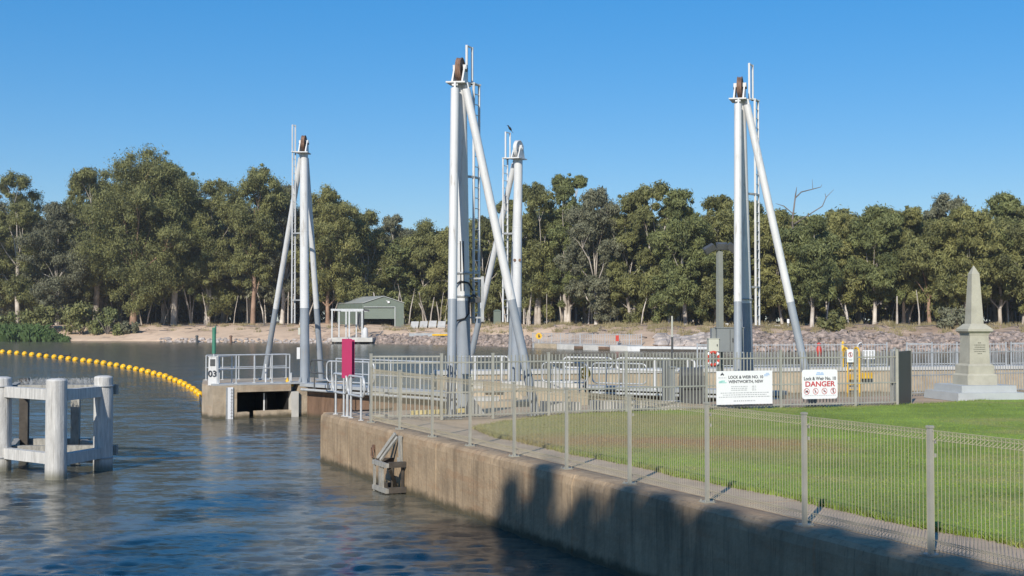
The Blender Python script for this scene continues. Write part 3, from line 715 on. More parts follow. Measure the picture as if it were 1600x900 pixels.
rail('dark looped handrail at the foot of the left derrick', PX(485,43.2,LZ), PX(520,42.3,LZ), .95, 2, mids=(.55,), mk='dark_grey', group=HG)
rail('white handrail with bent end on the gate behind the magenta board', PX(511,42,LZ), PX(585,40.5,LZ), .95, 3, mids=(.30,), group=HG)
# machinery
def item(name, label, cat, fn_, m, org, **kw):
    mb = MB(); fn_(mb); return mb.build(name, m, org=org, label=label, category=cat, **kw)
q = PX(914,40.3,LZ)
r_ = thing('valve_wheel', 'yellow valve handwheel on a stand in front of the far handrails', 'valve', q)
mb = MB(); mb.tube([q, q+Vector((0,0,.55))], .04, 8); mb.build('stand', 'dark_grey', r_)
mb = MB(); mb.tube(arc(q+Vector((0,0,.62)), (.14,0,0), (0,.03,.16), 0, 360, 16), .035, 8); mb.beam(q+Vector((-.14,0,.62)), q+Vector((.14,0,.62)), .03, .03); mb.box(q+Vector((0,0,.66)), (.12,.08,.22)); mb.build('wheel', 'yellow_paint', r_)
# low pale kerb wall behind the fence
q = PX(950,32.2,LZ)
r_ = thing('kerb_wall', 'low white painted kerb wall in two lengths behind the tubular fence', 'wall', q)
for a0, a1 in ((845,905),(922,1062)):
    mb = MB(); a = PX(a0,31.6+(a0-845)/217*.9,LZ); b_ = PX(a1,31.6+(a1-845)/217*.9,LZ); mb.beam(a+Vector((0,0,.14)), b_+Vector((0,0,.10)), .18, .27); mb.build('wall_length', 'pale_conc', r_)
q = PX(1080,35.2,LZ)
r_ = thing('equipment_cabinet', 'dark grey steel equipment cabinet with rounded top behind the tubular fence', 'cabinet', q)
mb = MB(); mb.box(q+Vector((0,0,.38)), (.60,.5,.76), .1); mb.tube([q+Vector((-.30,0,.74)), q+Vector((.30,.03,.74))], .24, 16); mb.build('body', 'dark_grey', r_)
mb = MB(); mb.box(q+Vector((-.02,-.268,.40)), (.52,.02,.03), .1); mb.box(q+Vector((.1,-.268,.55)), (.03,.03,.12), .1); mb.build('latch', 'black', r_)
q = PX(1050,34.6,LZ); item('switch_board', 'pale grey upright panel beside the dark equipment cabinet', 'panel', lambda mb: (mb.box(q+Vector((0,0,.5)), (.12,.25,1.0), .1), mb.box(q+Vector((0,-.02,1.01)), (.16,.29,.03), .1)), 'cab_grey', q)
q2 = PX(1040,35.4,LZ); item('switch_board', 'grey slatted panel left of the pale upright panel', 'panel', lambda mb: [mb.box(q2+Vector((-.07+i*.07,0,.62)), (.05,.2,1.15), .1) for i in range(3)], 'cab_grey', q2)
q3 = PX(1050,40.8,LZ)
r_ = thing('gauge_pole', 'thin black pole with pale yellow tip rising behind the pale panel', 'pole', q3)
mb = MB(); mb.tube([q3, q3+Vector((0,0,1.75))], .035, 8); mb.build('shaft', 'dark_grey', r_)
mb = MB(); mb.tube([q3+Vector((0,0,1.752)), q3+Vector((0,0,2.42))], .03, 8); mb.tube([q3+Vector((0,0,.3)), q3+Vector((0,0,.6))], .038, 8); mb.build('tip', 'cab_cream', r_)
# slanted grey grille at the right leg
q = PX(862,40.5,LZ); item('grille_panel', 'slanted grey slatted grille near the right leg of the central derrick', 'grille', lambda mb: ([mb.box(q+Vector((-.10+i*.06,i*.02,.42+.10*(3-i)/3)), (.035,.03,.84+.2*(3-i)/3), 0) for i in range(7)], mb.beam(q+Vector((-.1,0,.96)), q+Vector((.26,.12,.72)), .03, .05)), 'galv', q)
# rubble and steel under the central derricks
q = PX(775,36.5,LZ); item('concrete_block', 'tan concrete machinery plinth between the two central derricks', 'plinth', lambda mb: (mb.prism([(q.x-.9,q.y-1.8),(q.x+.9,q.y-1.5),(q.x+1.0,q.y+1.),(q.x-.9,q.y+.9)], -.5, LZ+.06), mb.frustum(q, LZ+.06, LZ+.26, 1.5, 1.2, .1, .9, .7), mb.box(q+Vector((-.1,-.4,.42)), (.5,.3,.3), .1)), 'pier_conc', q)
q5 = PX(757,35.2,LZ); item('steel_beam', 'white painted steel beam lying beside the tan plinth', 'beam', lambda mb: (mb.box(q5+Vector((0,0,.06)), (.8,.05,.012), .1), mb.box(q5+Vector((0,0,.12)), (.8,.014,.11), .1), mb.box(q5+Vector((0,0,.18)), (.8,.05,.012), .1)), 'galv', q5)
# yellow trim kerb
q6 = PX(715,30.7,LZ); item('kerb_rail', 'low yellow kerb rail at the foot of the central derrick', 'kerb', lambda mb: (mb.beam(q6+Vector((-1.1,-.1,.06)), q6+Vector((.5,.06,.12)), .08, .10), mb.box(q6+Vector((-.4,-.05,.03)), (.1,.12,.06)), mb.box(q6+Vector((.3,.0,.05)), (.1,.12,.1))), mat('faded_yellow_paint', (.50,.41,.17), .7, .25, 4), q6)

# looped corner rail and the magenta board
c0, c1 = fl(31.1)+NW*.0, fl(28.7)+NW*.02
rail('looped galvanised handrail at the corner of the quay around the magenta board', c0, c0.lerp(c1,.46), .98, 2, mids=(.55,), group=HG, r=.026)
rail('second looped galvanised handrail at the quay corner, against the end of the mesh fence', c0.lerp(c1,.50), c1, .98, 2, mids=(.55,), group=HG, r=.026)
q = PX(543.5,30.1,LZ)
r_ = thing('channel_board', 'tall magenta channel marker board on a thin post at the quay corner', 'marker board', q)
mb = MB(); mb.tube([q, q+Vector((0,0,1.86))], .034, 10); mb.box(q+Vector((0,0,.012)), (.16,.16,.02)); mb.build('post', 'galv', r_)
mb = MB(); mb.box(q+Vector((-.01,-.05,1.37)), (.235,.02,.92), .10); mb.build('board', 'magenta', r_)
mb = MB(); mb.box(q+Vector((.045,.055,1.355)), (.225,.02,.90), .25); mb.build('board', 'magenta', r_)
mb = MB(); mb.beam(q+Vector((0,-.04,1.6)), q+Vector((.03,.05,1.6)), .05, .04); mb.beam(q+Vector((0,-.04,1.1)), q+Vector((.03,.05,1.1)), .05, .04); mb.build('clamp', 'galv_dull', r_)

# ------------------------------------------------------------------ floodlight mast and cabinet
q = PX(1124.5,34.0,LZ)
r_ = thing('floodlight_pole', 'square grey pole with three dark floodlights behind the large white sign', 'light pole', q)
zt = ztop(392,34.0)
mb = MB(); mb.frustum(q, LZ, zt, .16, .13, .35); mb.box(q+Vector((0,0,.015)), (.34,.34,.03), .35); mb.build('pole', mat('pole_grey_green',(.235,.245,.215),.5,.08,2), r_)
mb = MB(); zc = zt+.02; mb.beam((q.x-.22,q.y,zc+.02), (q.x+.30,q.y,zc+.02), .05, .05); mb.tube([(q.x,q.y,zt-.03),(q.x,q.y,zc+.05)], .05, 8); mb.build('cross_arm', 'dark_grey', r_)
for dx, dz, ry in ((-.27,.03,R(-30)),(.06,.10,R(0)),(.33,.05,R(40))):
    mb = MB(); mx = Matrix.Rotation(ry if dx != .07 else 0, 3, 'Y') @ Matrix.Rotation(R(20), 3, 'X')
    c = Vector((q.x+dx, q.y-.02, zc+dz))
    mb.box(c, (.29,.22,.15), mtx=mx); mb.box(c+mx @ Vector((0,-.02,.085)), (.25,.16,.02), mtx=mx)
    for i in range(5): mb.box(c+mx @ Vector((-.12+.06*i,.13,0)), (.012,.04,.14), mtx=mx)
    mb.box(c+mx @ Vector((0,-.115,0)), (.26,.012,.12), mtx=mx)
    mb.build('floodlight', 'dark_grey', r_)
qc = PX(1135,33.7,LZ); zc = ztop(531,33.7)
r_ = thing('control_cabinet', 'grey control cabinet fixed to the floodlight pole', 'cabinet', qc)
mb = MB(); mb.box((qc.x+.05,qc.y-.10,zc), (.70,.28,.62), .05); mb.box((qc.x-.25,qc.y+.03,zc+.12), (.32,.2,.38), .05); mb.box((qc.x+.05,qc.y-.10,zc+.32), (.74,.32,.02), .05); mb.build('body', 'cab_grey', r_)
mb = MB(); mb.box((qc.x+.05,qc.y-.247,zc), (.012,.008,.56), .05); mb.box((qc.x+.12,qc.y-.252,zc), (.025,.02,.1), .05); mb.build('door_seam', 'dark_grey', r_)
qd = PX(1113,33.6,LZ); zc2 = ztop(539,33.6)
r_ = thing('meter_box', 'small cream meter box left of the grey control cabinet', 'meter box', qd)
mb = MB(); mb.box((qd.x,qd.y-.08,zc2), (.27,.22,.33), .05); mb.box((qd.x,qd.y-.08,zc2+.172), (.30,.25,.014), .05); mb.build('body', 'cab_cream', r_)
mb = MB(); mb.box((qd.x+.09,qd.y-.197,zc2), (.02,.02,.05), .05); mb.build('latch', 'dark_grey', r_)
ql = PX(1113,33.55,LZ); zl = ztop(560,33.55)
r_ = thing('lifebuoy', 'orange red lifebuoy hung under the cream meter box', 'lifebuoy', Vector((ql.x,ql.y,zl)))
mb = MB(); pts = arc((ql.x,ql.y-.12,zl), (.15,0,0), (0,0,.17), 0, 360, 24); mb.tube(pts, .040, 10, caps=False); mb.build('ring', 'red', r_)
mb = MB()
for t in (45,135,225,315): mb.tube(arc((ql.x,ql.y-.12,zl), (.15,0,0), (0,0,.17), t-11, t+11, 4), .0475, 10); 
mb.build('band', 'sign_white', r_)

# ------------------------------------------------------------------ signs on the fence
def panel(name, label, px0, px1, py0, py1, d, rz, round_=0., cat='sign'):
    c = P((px0+px1)/2, (py0+py1)/2, d); w = (px1-px0)*d/F/math.cos(rz); h = (py1-py0)*d/F
    r_ = thing(name, label, cat, c)
    n = 6; pts = []
    rr = max(round_, .004)
    for sx, sy, t0 in ((1,1,0),(-1,1,90),(-1,-1,180),(1,-1,270)):
        for i in range(n+1):
            t = R(t0+90*i/n); pts.append((sx*(w/2-rr)+rr*math.cos(t), sy*(h/2-rr)+rr*math.sin(t)))
    fm = Matrix.Translation(c) @ Matrix.Rotation(rz, 4, 'Z') @ Matrix.Rotation(R(90), 4, 'X')
    mb = MB(); k = len(pts)
    vs = [fm @ Vector((x,y,.005)) for x, y in pts]+[fm @ Vector((x,y,-.012)) for x, y in pts]
    mb.add(vs, [tuple(range(k)), tuple(reversed(range(k,2*k)))]+[(i, k+i, k+(i+1)%k, (i+1)%k) for i in range(k)])
    mb.build('panel', 'sign_white', r_)
    return r_, fm, w, h
def fbox(mb, fm, x, y, w, h, t=.003):
    vs = [fm @ Vector((x+i*w/2, y+j*h/2, .005+k)) for k in (.0005, t) for i, j in ((-1,-1),(1,-1),(1,1),(-1,1))]
    mb.add(vs, [(4,5,6,7),(0,1,5,4),(1,2,6,5),(2,3,7,6),(3,0,4,7)])
def fring(mb, fm, x, y, r, th, n=24, slash=True, z=.0):
    for i in range(n):
        a, b_ = 2*math.pi*i/n, 2*math.pi*(i+1)/n
        vs = [fm @ Vector((x+q*math.cos(t), y+q*math.sin(t), .008+z)) for t in (a,b_) for q in (r-th, r)]
        mb.add(vs, [(0,1,3,2)])
    if slash:
        u = Vector((math.cos(R(135)), math.sin(R(135)), 0)); v_ = Vector((-u.y, u.x, 0))
        mb.add([fm @ (Vector((x,y,.0095+z))+u*(i*(r-th*.5))+v_*(j*th*.45)) for i, j in ((-1,-1),(1,-1),(1,1),(-1,1))], [(3,2,1,0)])
s1, fm, w, h = panel('information_sign', 'large white sign headed LOCK & WEIR NO. 10 on the tubular fence', 1117, 1210, 579.5, 631.5, 32.46, R(19.5), .0)
T = lambda x, y: fm @ Matrix.Translation((x*w, y*h, .0065))
text('LOCK & WEIR NO. 10', .104, T(.02,.31), 'ink', s1); text('WENTWORTH, NSW', .104, T(.02,.175), 'ink', s1)
rs = random.Random(4)
mb = MB()
def smallprint(mb, x0, x1, y, hh=.024):
    x = x0
    while x < x1:
        q = rs.uniform(.015,.05); q = min(q, x1-x)
        if q > .006: fbox(mb, fm, (x+q/2)*w, y*h, q*w, hh*h)
        x += q+.012
for y in (.035,-.02,-.075): smallprint(mb, -.24, .05, y); smallprint(mb, .13, .20, y)
for y, a in ((-.155,.43),(-.215,.39),(-.275,.46)): smallprint(mb, -a, a, y)
smallprint(mb, -.20, .20, -.395, .03)
smallprint(mb, -.47, -.33, .30, .02)
mb.build('small_print', 'ink_soft', s1)
mb = MB(); fbox(mb, fm, -.40*w, .405*h, .045*w, .035*h); fbox(mb, fm, -.42*w, .385*h, .02*w, .03*h); fbox(mb, fm, -.38*w, .385*h, .02*w, .03*h); fbox(mb, fm, -.40*w, .44*h, .02*w, .025*h); mb.build('crest', 'ink', s1)
mb = MB(); fbox(mb, fm, -.43*w, .185*h, .05*w, .05*h); fbox(mb, fm, -.385*w, .20*h, .06*w, .045*h); fbox(mb, fm, -.395*w, .155*h, .14*w, .025*h); mb.build('teal_logo', 'ink_teal', s1)
mb = MB(); fbox(mb, fm, .40*w, .375*h, .10*w, .03*h); fbox(mb, fm, .41*w, .415*h, .06*w, .03*h); fbox(mb, fm, .38*w, .34*h, .07*w, .02*h); mb.build('blue_logo', 'ink_blue', s1)
s2, fm, w, h = panel('danger_sign', 'white DANGER sign with rounded corners and four prohibition circles on the tubular fence', 1251, 1311, 577.5, 623, 33.12, R(18.5), .07)
T = lambda x, y: fm @ Matrix.Translation((x*w, y*h, .0065))
text('Lock & Weir No. 10', .122, T(0,.19), 'ink', s2, sx=.93); text('DANGER', .185, T(0,.0), 'ink_red', s2, extrude=.003, sx=1.18)
mb = MB(); fbox(mb, fm, .0*w, .34*h, .22*w, .05*h); fbox(mb, fm, -.04*w, .395*h, .10*w, .04*h); fbox(mb, fm, .06*w, .39*h, .06*w, .035*h); mb.build('blue_logo', 'ink_blue', s2)
mk_ = MB()
for i, x in enumerate((-.375,-.125,.125,.375)):
    mb = MB(); fring(mb, fm, x*w, -.24*h, .082, .013); mb.build('prohibition_ring', 'ink_red', s2); mk_ = MB()
    cx, cy = x*w, -.24*h
    if i == 0: fbox(mk_, fm, cx, cy-.012, .085, .03); fbox(mk_, fm, cx+.015, cy+.012, .04, .025)
    elif i == 1: fbox(mk_, fm, cx-.01, cy, .02, .08)
    elif i == 2: fbox(mk_, fm, cx+.008, cy-.008, .06, .022); fbox(mk_, fm, cx-.005, cy+.025, .022, .025)
    else: fbox(mk_, fm, cx, cy-.01, .024, .085); fbox(mk_, fm, cx, cy+.048, .03, .026)
    mk_.build('pictogram', 'ink', s2)
mb = MB(); w0 = w
for y in (-.385,):
    x = -.44
    while x < .44: fbox(mb, fm, (x+.02)*w, y*h, .035*w, .016*h); x += .05
mb.build('small_print', 'ink_soft', s2)
s3, fm, w, h = panel('prohibition_sign', 'small white sign with a red prohibition circle on a fence gate post', 1323, 1334, 546, 566, 33.48, R(18), .01)
mb = MB(); fring(mb, fm, 0, .03, .068, .013); mb.build('prohibition_ring', 'ink_red', s3)
mb = MB(); fbox(mb, fm, 0, .025, .022, .075); fbox(mb, fm, 0, .07, .026, .02); mb.build('pictogram', 'ink', s3)
mb = MB(); fbox(mb, fm, 0, -.09, .12, .012); fbox(mb, fm, 0, -.115, .10, .012); mb.build('small_print', 'ink_soft', s3)
# four-panel notice on the far wall
qn = far0+fu*((PX(1357,62.5,0)-far0).dot(fu))+fn*.35+Vector((0,0,LZ+.04))
s4, fm, w, h = panel('notice_board', 'white four panel notice on a post on the far lock wall', 1348, 1367, 547, 561, qn.y, R(10), .02)
mb = MB(); 
for i in (-.25,.25):
    for j in (-.25,.25): 
        for k in range(3): fbox(mb, fm, i*w, j*h+(k-1)*.07, w*.36, .022)
mb.build('small_print', 'ink_soft', s4)
mb = MB(); mb.tube([(qn.x,qn.y+.03,qn.z),(qn.x,qn.y+.03,ztop(549,qn.y))], .03, 8); mb.tube([(qn.x-.5,qn.y+.03,qn.z),(qn.x-.5,qn.y+.03,qn.z+1.0)]+arc((qn.x-.30,qn.y+.03,qn.z+1.0),(.2,0,0),(0,0,.2),180,90,4), .03, 8); mb.build('post', 'galv', s4)
# yellow ladder stiles
qy = far0+fu*((PX(1331,62,0)-far0).dot(fu))-fn*.1+Vector((0,0,0))
r_ = thing('wall_ladder', 'yellow access ladder with tall stiles hooked over the far lock wall', 'ladder', qy)
mb = MB()
for s in (-.30,.30):
    a = qy+fu*s; mb.tube([a+Vector((0,0,-.2)), a+Vector((0,0,LZ+.75))]+arc(a+fn*.25+Vector((0,0,LZ+.75)), -fn*.25, (0,0,.25), 0, 180, 6)+[a+fn*.5+Vector((0,0,LZ+.04))], .05, 10)
for i in range(6): a = qy+Vector((0,0,-.1+i*.24)); mb.tube([a-fu*.3, a+fu*.3], .025, 8)
mb.build('stiles', 'yellow_paint', r_)
mb = MB(); a = qy+fu*.62+Vector((0,0,LZ-.35)); mb.box(a-fn*.1, (.55,.2,.28), .2); a = qy-fu*.1+Vector((0,0,LZ-.4)); mb.box(a-fn*.12, (.3,.2,.26), .2); mb.build('bumper', 'yellow_paint', r_)
# grey green information board at the end of the fence
q = PX(1402,34.0,LZ); q1 = PX(1421,35.2,LZ)
r_ = thing('information_board', 'dark upright information board with a pale poster, set edge on beside the lawn', 'information board', q)
mb = MB(); u = (q1-q).normalized(); mb.beam(q+Vector((0,0,.74)), q1+Vector((0,0,.74)), .05, 1.40); mb.build('board', mat('board_dark_olive',(.055,.056,.045),.5,.1,2), r_)
for p in (q-u*.05, q1+u*.05):
    mb = MB(); mb.box(p+Vector((0,0,.73)), (.06,.06,1.46), math.atan2(u.y,u.x)); mb.box(p+Vector((0,0,1.472)), (.07,.07,.02), math.atan2(u.y,u.x)); mb.build('post', 'fence_post', r_)
n_ = Vector((u.y,-u.x,0)); n_ = n_ if n_.y < 0 else -n_
mb = MB(); c = q+u*.35-Vector((abs(u.y),-abs(u.x)*0,0))*.0+Vector((-.032,0,.62)); mb.beam(q+u*.18+Vector((-.030,.004,.62)), q+u*.62+Vector((-.030,.004,.62)), .012, .62); mb.build('poster', 'cab_cream', r_)

# ------------------------------------------------------------------ obelisk
q = PX(1521.5,37.0,LZ); s = 37.0/F; rz = R(8); zz = lambda y: ztop(y,37.0)
ob = thing('obelisk', 'pale stone memorial obelisk on stepped base at the edge of the lawn', 'monument', q)
mb = MB(); mb.frustum(q, LZ, zz(611), 2.10, 2.06, rz); mb.frustum(q, zz(611), zz(600.5), 1.66, 1.64, rz); mb.build('step', 'stone_step', ob)
mb = MB(); mb.frustum(q, zz(600.5), zz(586), .90, .90, rz); mb.frustum(q, zz(586), zz(583.5), .90, .82, rz); mb.frustum(q, zz(583.5), zz(571), .79, .79, rz); mb.frustum(q, zz(571), zz(568), .79, .66, rz); mb.build('plinth', 'stone', ob)
mb = MB(); mb.frustum(q, zz(568), zz(523), .62, .57, rz); mb.frustum(q, zz(523), zz(520.5), .60, .60, rz); mb.build('pedestal', 'stone', ob)
mb = MB(); mb.frustum(q, zz(520.5), zz(517.5), .62, .76, rz); mb.frustum(q, zz(517.5), zz(514), .76, .76, rz); mb.frustum(q, zz(514), zz(506), .74, .44, rz); mb.build('cornice', 'stone', ob)
mb = MB(); mb.frustum(q, zz(506), zz(428), .385, .235, rz); mb.frustum(q, zz(428), zz(415), .235, .01, rz); mb.build('shaft', 'stone', ob)
fm = Matrix.Translation(q) @ Matrix.Rotation(rz, 4, 'Z') @ Matrix.Rotation(R(90), 4, 'X') @ Matrix.Translation((0,0,.302))
mb = MB(); rs2 = random.Random(2)
def inscr(mb, fmx, z0):
    for k, wd in enumerate((.10,.34,.30,.36,.33,.12)):
        x = -wd/2
        while x < wd/2:
            l_ = rs2.uniform(.015,.04); zl = z0-k*.062
            vs = [fmx @ Vector((x+i*l_, zl-LZ+j*.022, .002)) for i, j in ((0,0),(1,0),(1,1),(0,1))]
            mb.add(vs, [(0,1,2,3)]); x += l_+.012
fml = Matrix.Translation(q) @ Matrix.Rotation(rz-R(90), 4, 'Z') @ Matrix.Rotation(R(90), 4, 'X') @ Matrix.Translation((0,0,.303))
inscr(mb, fm, zz(536)); 
mb.build('inscription', mat('inscription_paint',(.10,.10,.085),.7,.1,2), ob)

# ------------------------------------------------------------------ timber dolphin
pf, pr_, pl_ = PX(90,27.8,0), PX(163,29.5,0), PX(5,29.4,0)
pb1, pb2 = PX(40,31.6,0), PX(120,31.6,0)
dl = thing('mooring_dolphin', 'weathered white timber mooring dolphin standing in the water', 'dolphin', pf)
def pile(p, r, top, seed):
    mb = MB(); n = 28; prof = []
    rn = random.Random(seed); ph = [rn.uniform(-1,1) for _ in range(n)]
    zs = [-1.5,-.1,.4,.9,1.4,1.8,top-.05,top-.02,top]; rs_ = [r*1.02,r*1.02,r*1.01,r,r,r*.99,r*.985,r*.9,r*.55]
    vs = []
    for z_, r0 in zip(zs, rs_):
        for k in range(n):
            th = 2*math.pi*k/n; rr = r0*(1+.022*ph[k]); vs.append(p+Vector((rr*math.cos(th), rr*math.sin(th), z_)))
    mb.add(vs, [(i*n+k, i*n+(k+1)%n, (i+1)*n+(k+1)%n, (i+1)*n+k) for i in range(len(zs)-1) for k in range(n)], False)
    mb.add(vs[-n:], [tuple(range(n))]); return mb.build('pile', 'timber_white', dl)
for i, (p, t_) in enumerate(((pf,2.17),(pr_,2.16),(pl_,2.14))):
    o = pile(p, .213 if i else .222, t_, i)
    if i:
        for z_ in ((1.92,.30) if i == 2 else (1.92,.28)):
            ring(p+Vector((0,0,z_)), .216, 'galv_dull', o, 'strap', .035, .012)
for p in (pb1, pb2):
    mb = MB(); mb.box(p+Vector((0,0,.3)), (.20,.20,3.4), .15); mb.build('rear_post', 'timber_dark' if p is pb1 else 'timber_grey', dl)
ztop_, zlow = 1.80, .40
def cbeam(a, b_, z, w=.19, h=.24, over=.0, m_='timber_white'):
    a, b_ = Vector(a)+Vector((0,0,z)), Vector(b_)+Vector((0,0,z)); u = (b_-a).normalized()
    mb = MB(); mb.beam(a-u*over, b_+u*over, w, h); mb.build('cross_beam', m_, dl)
for z_ in (ztop_, zlow):
    nl = Vector((0,.18,0))
    cbeam(pl_+Vector((.05,.0,0)), pf+Vector((-.05,.22,0)), z_); cbeam(pf+Vector((.08,.24,0)), pr_+Vector((-.02,-.0,0)), z_-.0)
    cbeam(pl_+Vector((-.05,.25,0)), pr_+Vector((.12,.28,0)), z_+.03, .17, .22, .12, 'timber_grey')
    cbeam(pb1+Vector((0,.19,0)), pb2+Vector((0,.19,0)), z_+.01, .15, .2, .3, 'timber_grey')
    cbeam(pl_+Vector((.1,.3,0)), pb1+Vector((-.16,0,0)), z_+.02, .13, .2, 0, 'timber_grey'); cbeam(pr_+Vector((-.1,.3,0)), pb2+Vector((.16,0,0)), z_+.02, .13, .2, 0, 'timber_grey')
mb = MB(); cbeam(pl_+Vector((.3,.9,0)), pr_+Vector((-.3,.9,0)), .12, .1, .1, 0, 'timber_grey')
# bird spikes along the rear top beam: one fuzzy strip
mb = MB(); rs = random.Random(8)
a, b_ = pl_+Vector((.25,.30,ztop_+.14)), pr_+Vector((-.25,.33,ztop_+.14))
for i in range(620):
    q = a.lerp(b_, rs.random())+Vector((0,rs.uniform(-.05,.9),0)); l_ = rs.uniform(.06,.17)
    v_ = Vector((rs.uniform(-.8,.8), rs.uniform(-.5,.5), rs.uniform(.3,1))).normalized()*l_
    mb.tube([q, q+v_], .0045, 3, caps=False)
mb.beam(a+Vector((0,.4,-.02)), b_+Vector((0,.4,-.02)), .9, .012)
mb.build('bird_spikes', 'galv_dull', dl)

# ------------------------------------------------------------------ timber fender stage on the quay
def wallp(d, out, z): p = fl(d)+NW*(.22+out); return Vector((p.x,p.y,z))
fs = thing('fender_stage', 'grey timber fender stage bolted to the quay wall at the waterline', 'fender', wallp(26,0,.5))
c = wallp(26.0,0,0)
def wp(a, out, z): return c+U*(a*.88+.20)+NW*(out*.80)+Vector((0,0,z))
mb = MB(); mb.beam(wp(-.25,.06,1.14), wp(-.60,.40,.62), .085, .045, up=NW); mb.beam(wp(-.10,.06,1.08), wp(-.40,.40,.60), .06, .04, up=NW); mb.build('sloping_board', 'timber_grey', fs)
mb = MB(); mb.beam(wp(.06,.05,1.12), wp(.10,.05,.60), .11, .05, up=NW); mb.beam(wp(-.1,.04,.62), wp(.15,.04,.66), .05, .1); mb.build('upright_board', 'timber_grey', fs)
for z_ in (.56,.06):
    mb = MB(); mb.beam(wp(-.62,.50,z_), wp(.38,.50,z_), .07, .085); mb.build('rail_beam', 'timber_grey', fs)
    for k_ in (-.58,.32):
        mb = MB(); mb.beam(wp(k_,.0,z_+.01), wp(k_,.45,z_+.01), .09, .11); mb.build('bracket', 'timber_dark', fs)
for a_, o_ in ((-.55,.50),(-.15,.50),(.05,.50),(-.50,.06),(.25,.06)):
    mb = MB(); mb.beam(wp(a_,o_,-.5), wp(a_,o_,.5), .055, .04, up=NW); mb.build('upright', 'timber_grey' if o_ > .1 else 'timber_dark', fs)
mb = MB(); mb.beam(wp(.30,.42,.5), wp(-.05,.1,.1), .09, .06, up=NW); mb.build('brace', 'timber_dark', fs)
q = wp(-2.0,.02,.72)
r_ = thing('mooring_ring', 'rusty mooring ring hanging on the quay wall left of the fender stage', 'mooring ring', q)
mb = MB(); mb.tube(arc(q+NW*.03+Vector((0,0,-.10)), U*.085, (0,0,.11), 0, 360, 18), .016, 8, caps=False); mb.build('ring', 'rust', r_)
mb = MB(); mb.box(q, (.10,.05,.12), math.atan2(U.y,U.x)); mb.build('eye_plate', 'rust', r_)

# ------------------------------------------------------------------ yellow boom
BP = [(12,548.3),(46,549.3),(80,550.3),(116,551.3),(150,552.7),(185,554),(218,555.3),(255,556.3),(287,557.7),(321,559.3),(354,560.7),(390,562),(421,563.3),(455,564.7),(486,566.3),(517,568.3),(547,569.7),(578,572),(608,573.7),(638,575.7),(667,578),(695,580.3),(722,582.7),(749,585),(775,587.3),(800,590.7),(823,593.7),(846,596.7),(866,599.7),(886,603.7),(905,607.3),(922,611.3),(936,615.3)]
bpts = []
for i, (x_, y_) in enumerate(BP):
    d = G(x_/3., y_+3.4, 0).y
    r0 = (4.1+1.5*i/len(BP))*d/F
    p = G(x_/3., y_+3.4, 0); bpts.append((p, r0))
p0_ = bpts[0][0]; dv = (bpts[0][0]-bpts[3][0])/3
for k in range(1, 4): bpts.insert(0, (p0_+dv*k, bpts[0][1]))
proto = None
for i, (p, r0) in enumerate(bpts):
    if proto is None:
        mb = MB(); prof = [(max(.02,math.sin(math.pi*k/14)), -math.cos(math.pi*k/14)) for k in range(15)]
        mb.lathe([(r_*.5, z_*.5) for r_, z_ in prof], (0,0,0), 20); mb.lathe([(.505,-.03),(.52,-.03),(.52,.03),(.505,.03)], (0,0,0), 20)
        o = mb.build('boom_float', 'yellow', org=(0,0,0)); proto = o
    else: o = proto.copy(); COL.objects.link(o)
    o.location = (p.x, p.y, r0*.40); o.scale = (2*r0*.98,)*3; o.rotation_euler = (random.uniform(-.3,.3), R(90)+random.uniform(-.2,.2), random.uniform(0,6))
    tag(o, 'round yellow float strung on the curved river boom', 'float', 'yellow floats of the river boom')
mb = MB(); mb.tube([p+Vector((0,0,r0*.35)) for p, r0 in bpts]+[W(.25,2.3,.35)], .03, 6)
mb.build('boom_cable', 'dark_grey', org=bpts[10][0], label='dark cable threading the yellow boom floats', category='cable')
for px_, py_, lb in ((68,557.2,'dark water bird resting among the leftmost yellow floats'),(103,560.5,'dark water bird sitting past the sixth yellow float')):
    p = G(px_, py_, 0); mb = MB()
    mb.lathe([(.02,-.45),(.14,-.30),(.2,0),(.16,.25),(.05,.42)], p+Vector((0,0,.16)), 10, Matrix.Rotation(R(90), 3, 'Y'))
    mb.tube([p+Vector((.32,0,.2)), p+Vector((.40,0,.42)), p+Vector((.45,0,.5))], [.06,.04,.05], 8); mb.beam(p+Vector((.45,0,.5)), p+Vector((.62,0,.48)), .03, .025)
    mb.build('water_bird', 'black', org=p, label=lb, category='bird')

# ------------------------------------------------------------------ far bank things
def onbank(px, off_): return bank_pt(px, off_)
# green shed
sd = 226.; zb = ztop(513.5,sd); x0, xc, x1 = [(q-800)/F*sd for q in (566,594,631)]
sh = thing('green_shed', 'green metal shed with a roller door half open on the far bank', 'shed', Vector((xc,sd,zb)))
e1, ap = ztop(474,sd), ztop(463.5,sd); wdt = x1-x0; dep = 9.; xb = (527-800)/F*(sd+dep)
fr0, fr1 = Vector((x0,sd,0)), Vector((x1,sd,0)); bk0, bk1 = Vector((xb,sd+dep,0)), Vector((xb+wdt,sd+dep,0)); mid = (fr0+fr1)/2; midb = (bk0+bk1)/2
def zv(p, z_): return Vector((p.x,p.y,z_))
dz0 = zb-.6
da, db = fr0.lerp(fr1,.035), fr0.lerp(fr1,.80); dzt = ztop(480,sd)
mb = MB()
mb.add([zv(fr0,dz0),zv(da,dz0),zv(da,dzt),zv(da,e1+(ap-e1)*.07),zv(fr0,e1)], [(0,1,2,3,4)])
mb.add([zv(db,dz0),zv(fr1,dz0),zv(fr1,e1),zv(db,e1+(ap-e1)*.4),zv(db,dzt)], [(0,1,2,3,4)])
mb.add([zv(da,dzt),zv(db,dzt),zv(db,e1+(ap-e1)*.4),zv(mid,ap),zv(da,e1+(ap-e1)*.07)], [(0,1,2,3,4)])
